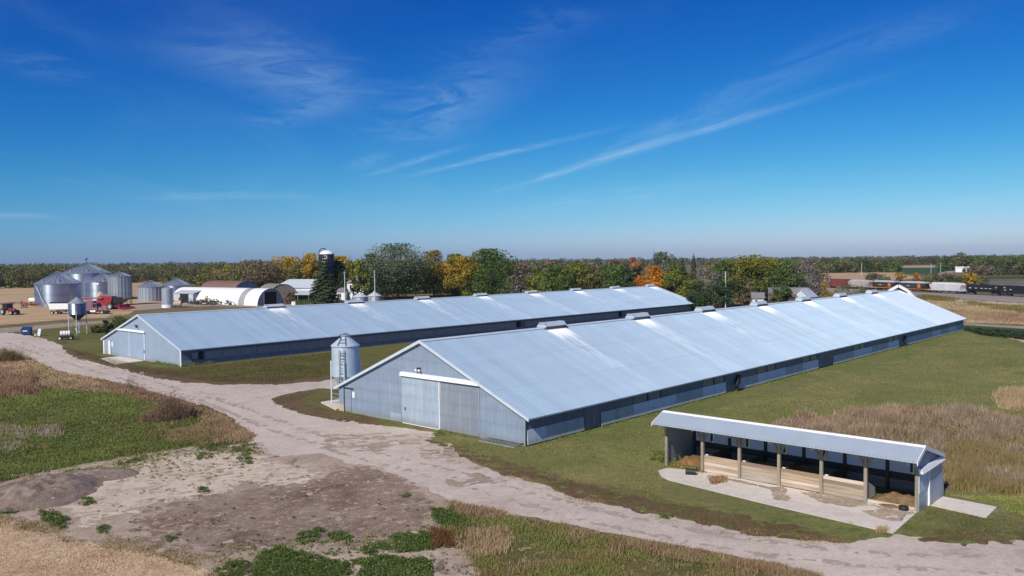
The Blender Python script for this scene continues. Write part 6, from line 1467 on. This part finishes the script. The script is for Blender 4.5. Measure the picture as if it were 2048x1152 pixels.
# beyond the train
bush(1748, 566, 20, 38, 'dark', 'dark green bush behind the train at the field edge', n=900)
bush(1772, 567, 14, 24, 'olive', 'dull bush right of the dark green one behind the train', n=500)
bush(1800, 566, 22, 22, 'yellow', 'yellow and grey bush behind the train', low='brown', n=700)
bush(1834, 567, 22, 22, 'orange', 'orange brown bush behind the train', low='brown', n=700)
bush(1862, 568, 22, 36, 'olive', 'olive bush behind the emblem hopper cars', n=900)
bush(1885, 568, 23, 36, 'brown', 'brownish bush above the pale grey hopper car', low='olive', n=900)
bush(1908, 568, 18, 34, 'dark', 'dark bush just left of the round yellow tree', n=800)
tree(1940, 360, 547, 27, 'yellow', 'round yellow tree above the black tank car', n=1800, base_frac=.05)
tree(1969, 350, 554, 14, 'olive', 'small thin green tree right of the round yellow one', n=700)
tree(1922, 760, 505, 24, 'grey', 'bare grey tree poking above the right hand wood', n=1200)
# near bushes
bush(212, 668, 28, 24, 'dark', 'dark green bush beside the rear barn left eave', n=1600)
bush(240, 664, 34, 54, 'green', 'large loose green bush behind the rear barn left eave', n=2600, low='olive')
bush(194, 666, 14, 20, 'olive', 'small olive bush left of the dark one near the hopper bin legs', n=600)
bush(508, 610, 20, 14, 'dark', 'small dark green bush at the corner of the white half round building', n=700)
bush(462, 609, 13, 24, 'brown', 'low dry brown brush among the scrap left of the flatbed wagon', n=600)
bush(492, 609, 12, 22, 'brown', 'low dry brown brush right of the flatbed wagon', n=500)
bush(425, 608, 18, 26, 'olive', 'scraggly green bush growing beside the dormer door', n=700)
bush(364, 607, 16, 12, 'olive', 'thin olive bush left of the dormer door', n=400)
bush(448, 608, 14, 34, 'brown', 'dry brown shrub before the white half round wall', n=600)
bush(578, 608, 26, 22, 'brown', 'tall bare brown shrub right of the dark end doorway', n=1100)
bush(604, 609, 9, 40, 'green', 'low green plants along the ground before the open lean-to', n=700)
bush(672, 608, 13, 36, 'olive', 'low olive shrubs in front of the farmhouse porch', n=700)
def weed_bush(px, py, h, w, pal, label, n=1600, lean=.5):
    p = at(px, py); g = thing('dry_shrub', label, 'bush', p); pos = rng.normal(0, 1, (n//8, 2))*np.array([w/5., w/5.])
    v, f, c = blades(pos[::2], h, .03, pal, 7, .15, 1.0, 1., int(px), wfar=0., hn=1.3); q = pos[::3]; rr = np.clip(1.25-np.hypot(q[:,0], q[:,1])/(w*.42), .25, 1.)
    V2, F2, C2, o = [], [], [], 0
    for lo_, hi_ in ((.25,.5),(.5,.75),(.75,1.01)):
        k = q[(rr >= lo_) & (rr < hi_)]
        if len(k):
            v2, f2, c2 = leafy(k, w*.09, h*.92*(lo_+hi_)/2, .085, pal, 46, int(px)+1); V2.append(v2); F2.append(f2+o); C2.append(c2); o += len(v2)
    v2, f2, c2 = np.concatenate(V2), np.concatenate(F2), np.concatenate(C2)
    np_mesh('stem', v, tris=f, mat=M['blade'], parent=g, tone=np.clip(c, .004, .9)); np_mesh('foliage', v2, quads=f2, mat=M['leaf'], parent=g, tone=np.clip(c2, .004, .9)); return g
DB = [(.17,.105,.065),(.25,.165,.11),(.32,.225,.15),(.19,.165,.075)]
weed_bush(338, 838, 2.9, 4.2, DB, 'tall dark brown dry shrub at the roadside left of the gravel drive', 4200)
weed_bush(375, 832, 1.3, 2.4, RUST, 'lower reddish dry shrub right beside the tall dark brown one', 2000)
weed_bush(300, 842, 1.0, 2.6, DB, 'short brown shrub left of the tall dark brown one', 1500)
weed_bush(262, 780, 1.7, 2.4, GREYB, 'thin grey dry shrub at the drive edge above the green weeds', 900)
weed_bush(14, 722, 2.3, 5.0, [(.17,.145,.06),(.26,.19,.09),(.20,.13,.07)], 'big brown olive shrub at the left edge by the bend of the drive', 4200)
weed_bush(30, 785, 1.3, 5.0, RUST, 'reddish brown shrub at the left edge above the green weeds', 3600)

# ------------------------------------------------------------------ far woods: masses of crowns nobody could count
def wood(name, spec, seed, leaf=1.0, nleaf=330):
    g = np.random.default_rng(seed); Vs, Qs, Ts = [], [], []; o = 0
    for (pxa, pxb, da, db, rows, n, hmin, hmax, wmin, wmax, kinds) in spec:
        for k in range(n):
            f = (k+g.uniform(-.4, .4))/n; px = pxa+(pxb-pxa)*f; d0 = da+(db-da)*f + g.integers(0, rows)*14 + g.uniform(-6, 6)
            p = at_d(px, d0); h = g.uniform(hmin, hmax); w = g.uniform(wmin, wmax); kind = kinds[g.integers(0, len(kinds))]
            V, Q, T, c = crown_pts(w, h, h*.5, h*.5, 9, nleaf, leaf*max(1., d0/600.), PAL[kind], int(g.integers(1e9)), None, .6)
            V = V + np.array([p[0], p[1], 0]); Vs.append(V); Qs.append(Q+o); Ts.append(T); o += len(V)
    return tag(np_mesh(name, np.concatenate(Vs), quads=np.concatenate(Qs), mat=M['leaf'], tone=np.clip(np.concatenate(Ts), .004, .9)), kind='stuff')
mixk = ['olive','olive','dark','olive','green','olive','brown','green','grey']
wood('left_wood'.replace('left_', 'autumn_'), [(-120,60,462,478,1,22,7,11,9,14,['olive','brown','dark']), (-120,60,485,505,3,48,10.5,14.3,10,16,mixk+mixk+['yellow']),
     (60,300,490,590,1,24,7,11,10,15,['olive','brown','dark']), (60,300,510,610,3,54,10.5,14.6,11,17,mixk), (300,470,590,560,2,34,10,14.6,11,18,mixk), (330,480,470,430,1,14,5,8.5,7,12,['olive','ygreen'])], 11)
wood('autumn_wood', [(430,600,395,385,1,22,7,11,8,13,mixk), (430,600,420,410,3,44,11,14.8,9,15,mixk+['ygreen','yellow']), (600,760,385,375,3,40,10,14.8,9,14,mixk+['yellow','ygreen'])], 12)
wood('autumn_wood', [(735,1080,345,340,2,60,5,10,8,12,['dark','olive','green','dark'])], 19, nleaf=260)
wood('autumn_wood', [(1000,1260,360,340,2,48,8,12.5,8,13,['brown','grey','brown','olive']), (1000,1290,520,520,2,54,10,14.,10,15,mixk), (1420,1650,420,420,2,40,9,13.,9,14,['olive','brown','ygreen','brown'])], 13, nleaf=260)
wood('autumn_wood', [(1640,1800,690,690,3,60,8,13.0,10,15,['olive','green','brown','dark','olive','green','olive','green','yellow'])], 14, nleaf=260)
wood('autumn_wood', [(1885,1960,735,720,2,26,10,14,11,16,['green','dark','olive']), (1955,2140,565,555,3,64,10,14.2,10,16,['green','olive','olive','green','olive','dark','brown']), (1942,1995,560,560,1,10,5,8,8,12,['brown','grey'])], 15, nleaf=300)
wood('autumn_wood', [(1790,1905,1260,1260,2,36,9,13,13,20,['brown','olive','olive','dark','olive','green'])], 16, nleaf=200)
wood('horizon_wood', [(-150,2200,1500,1500,3,330,8,13.4,16,26,['olive','brown','olive','dark','brown']), (-150,2200,2300,2300,3,330,10,15,22,36,['olive','brown','olive','dark'])], 17, leaf=.95, nleaf=90)
wood('horizon_wood', [(1400,1790,1150,1150,2,44,7,11,14,20,['brown','olive','brown'])], 18, leaf=.95, nleaf=130)

# ------------------------------------------------------------------ the air itself
hb_ = MB().box(-4600, 4600, -900, 4600, -1.2, 60.)
m, nt, b = new_mat('air'); t = NT(nt)
nt.nodes.remove(b); pv = t.n('ShaderNodeVolumePrincipled'); pv.inputs['Color'].default_value = (.75,.87,1,1); pv.inputs['Density'].default_value = .00008; pv.inputs['Anisotropy'].default_value = .2
t.l(pv.outputs[0], nt.nodes['Material Output'].inputs['Volume'])
tag(hb_.build('haze', m), kind='stuff')
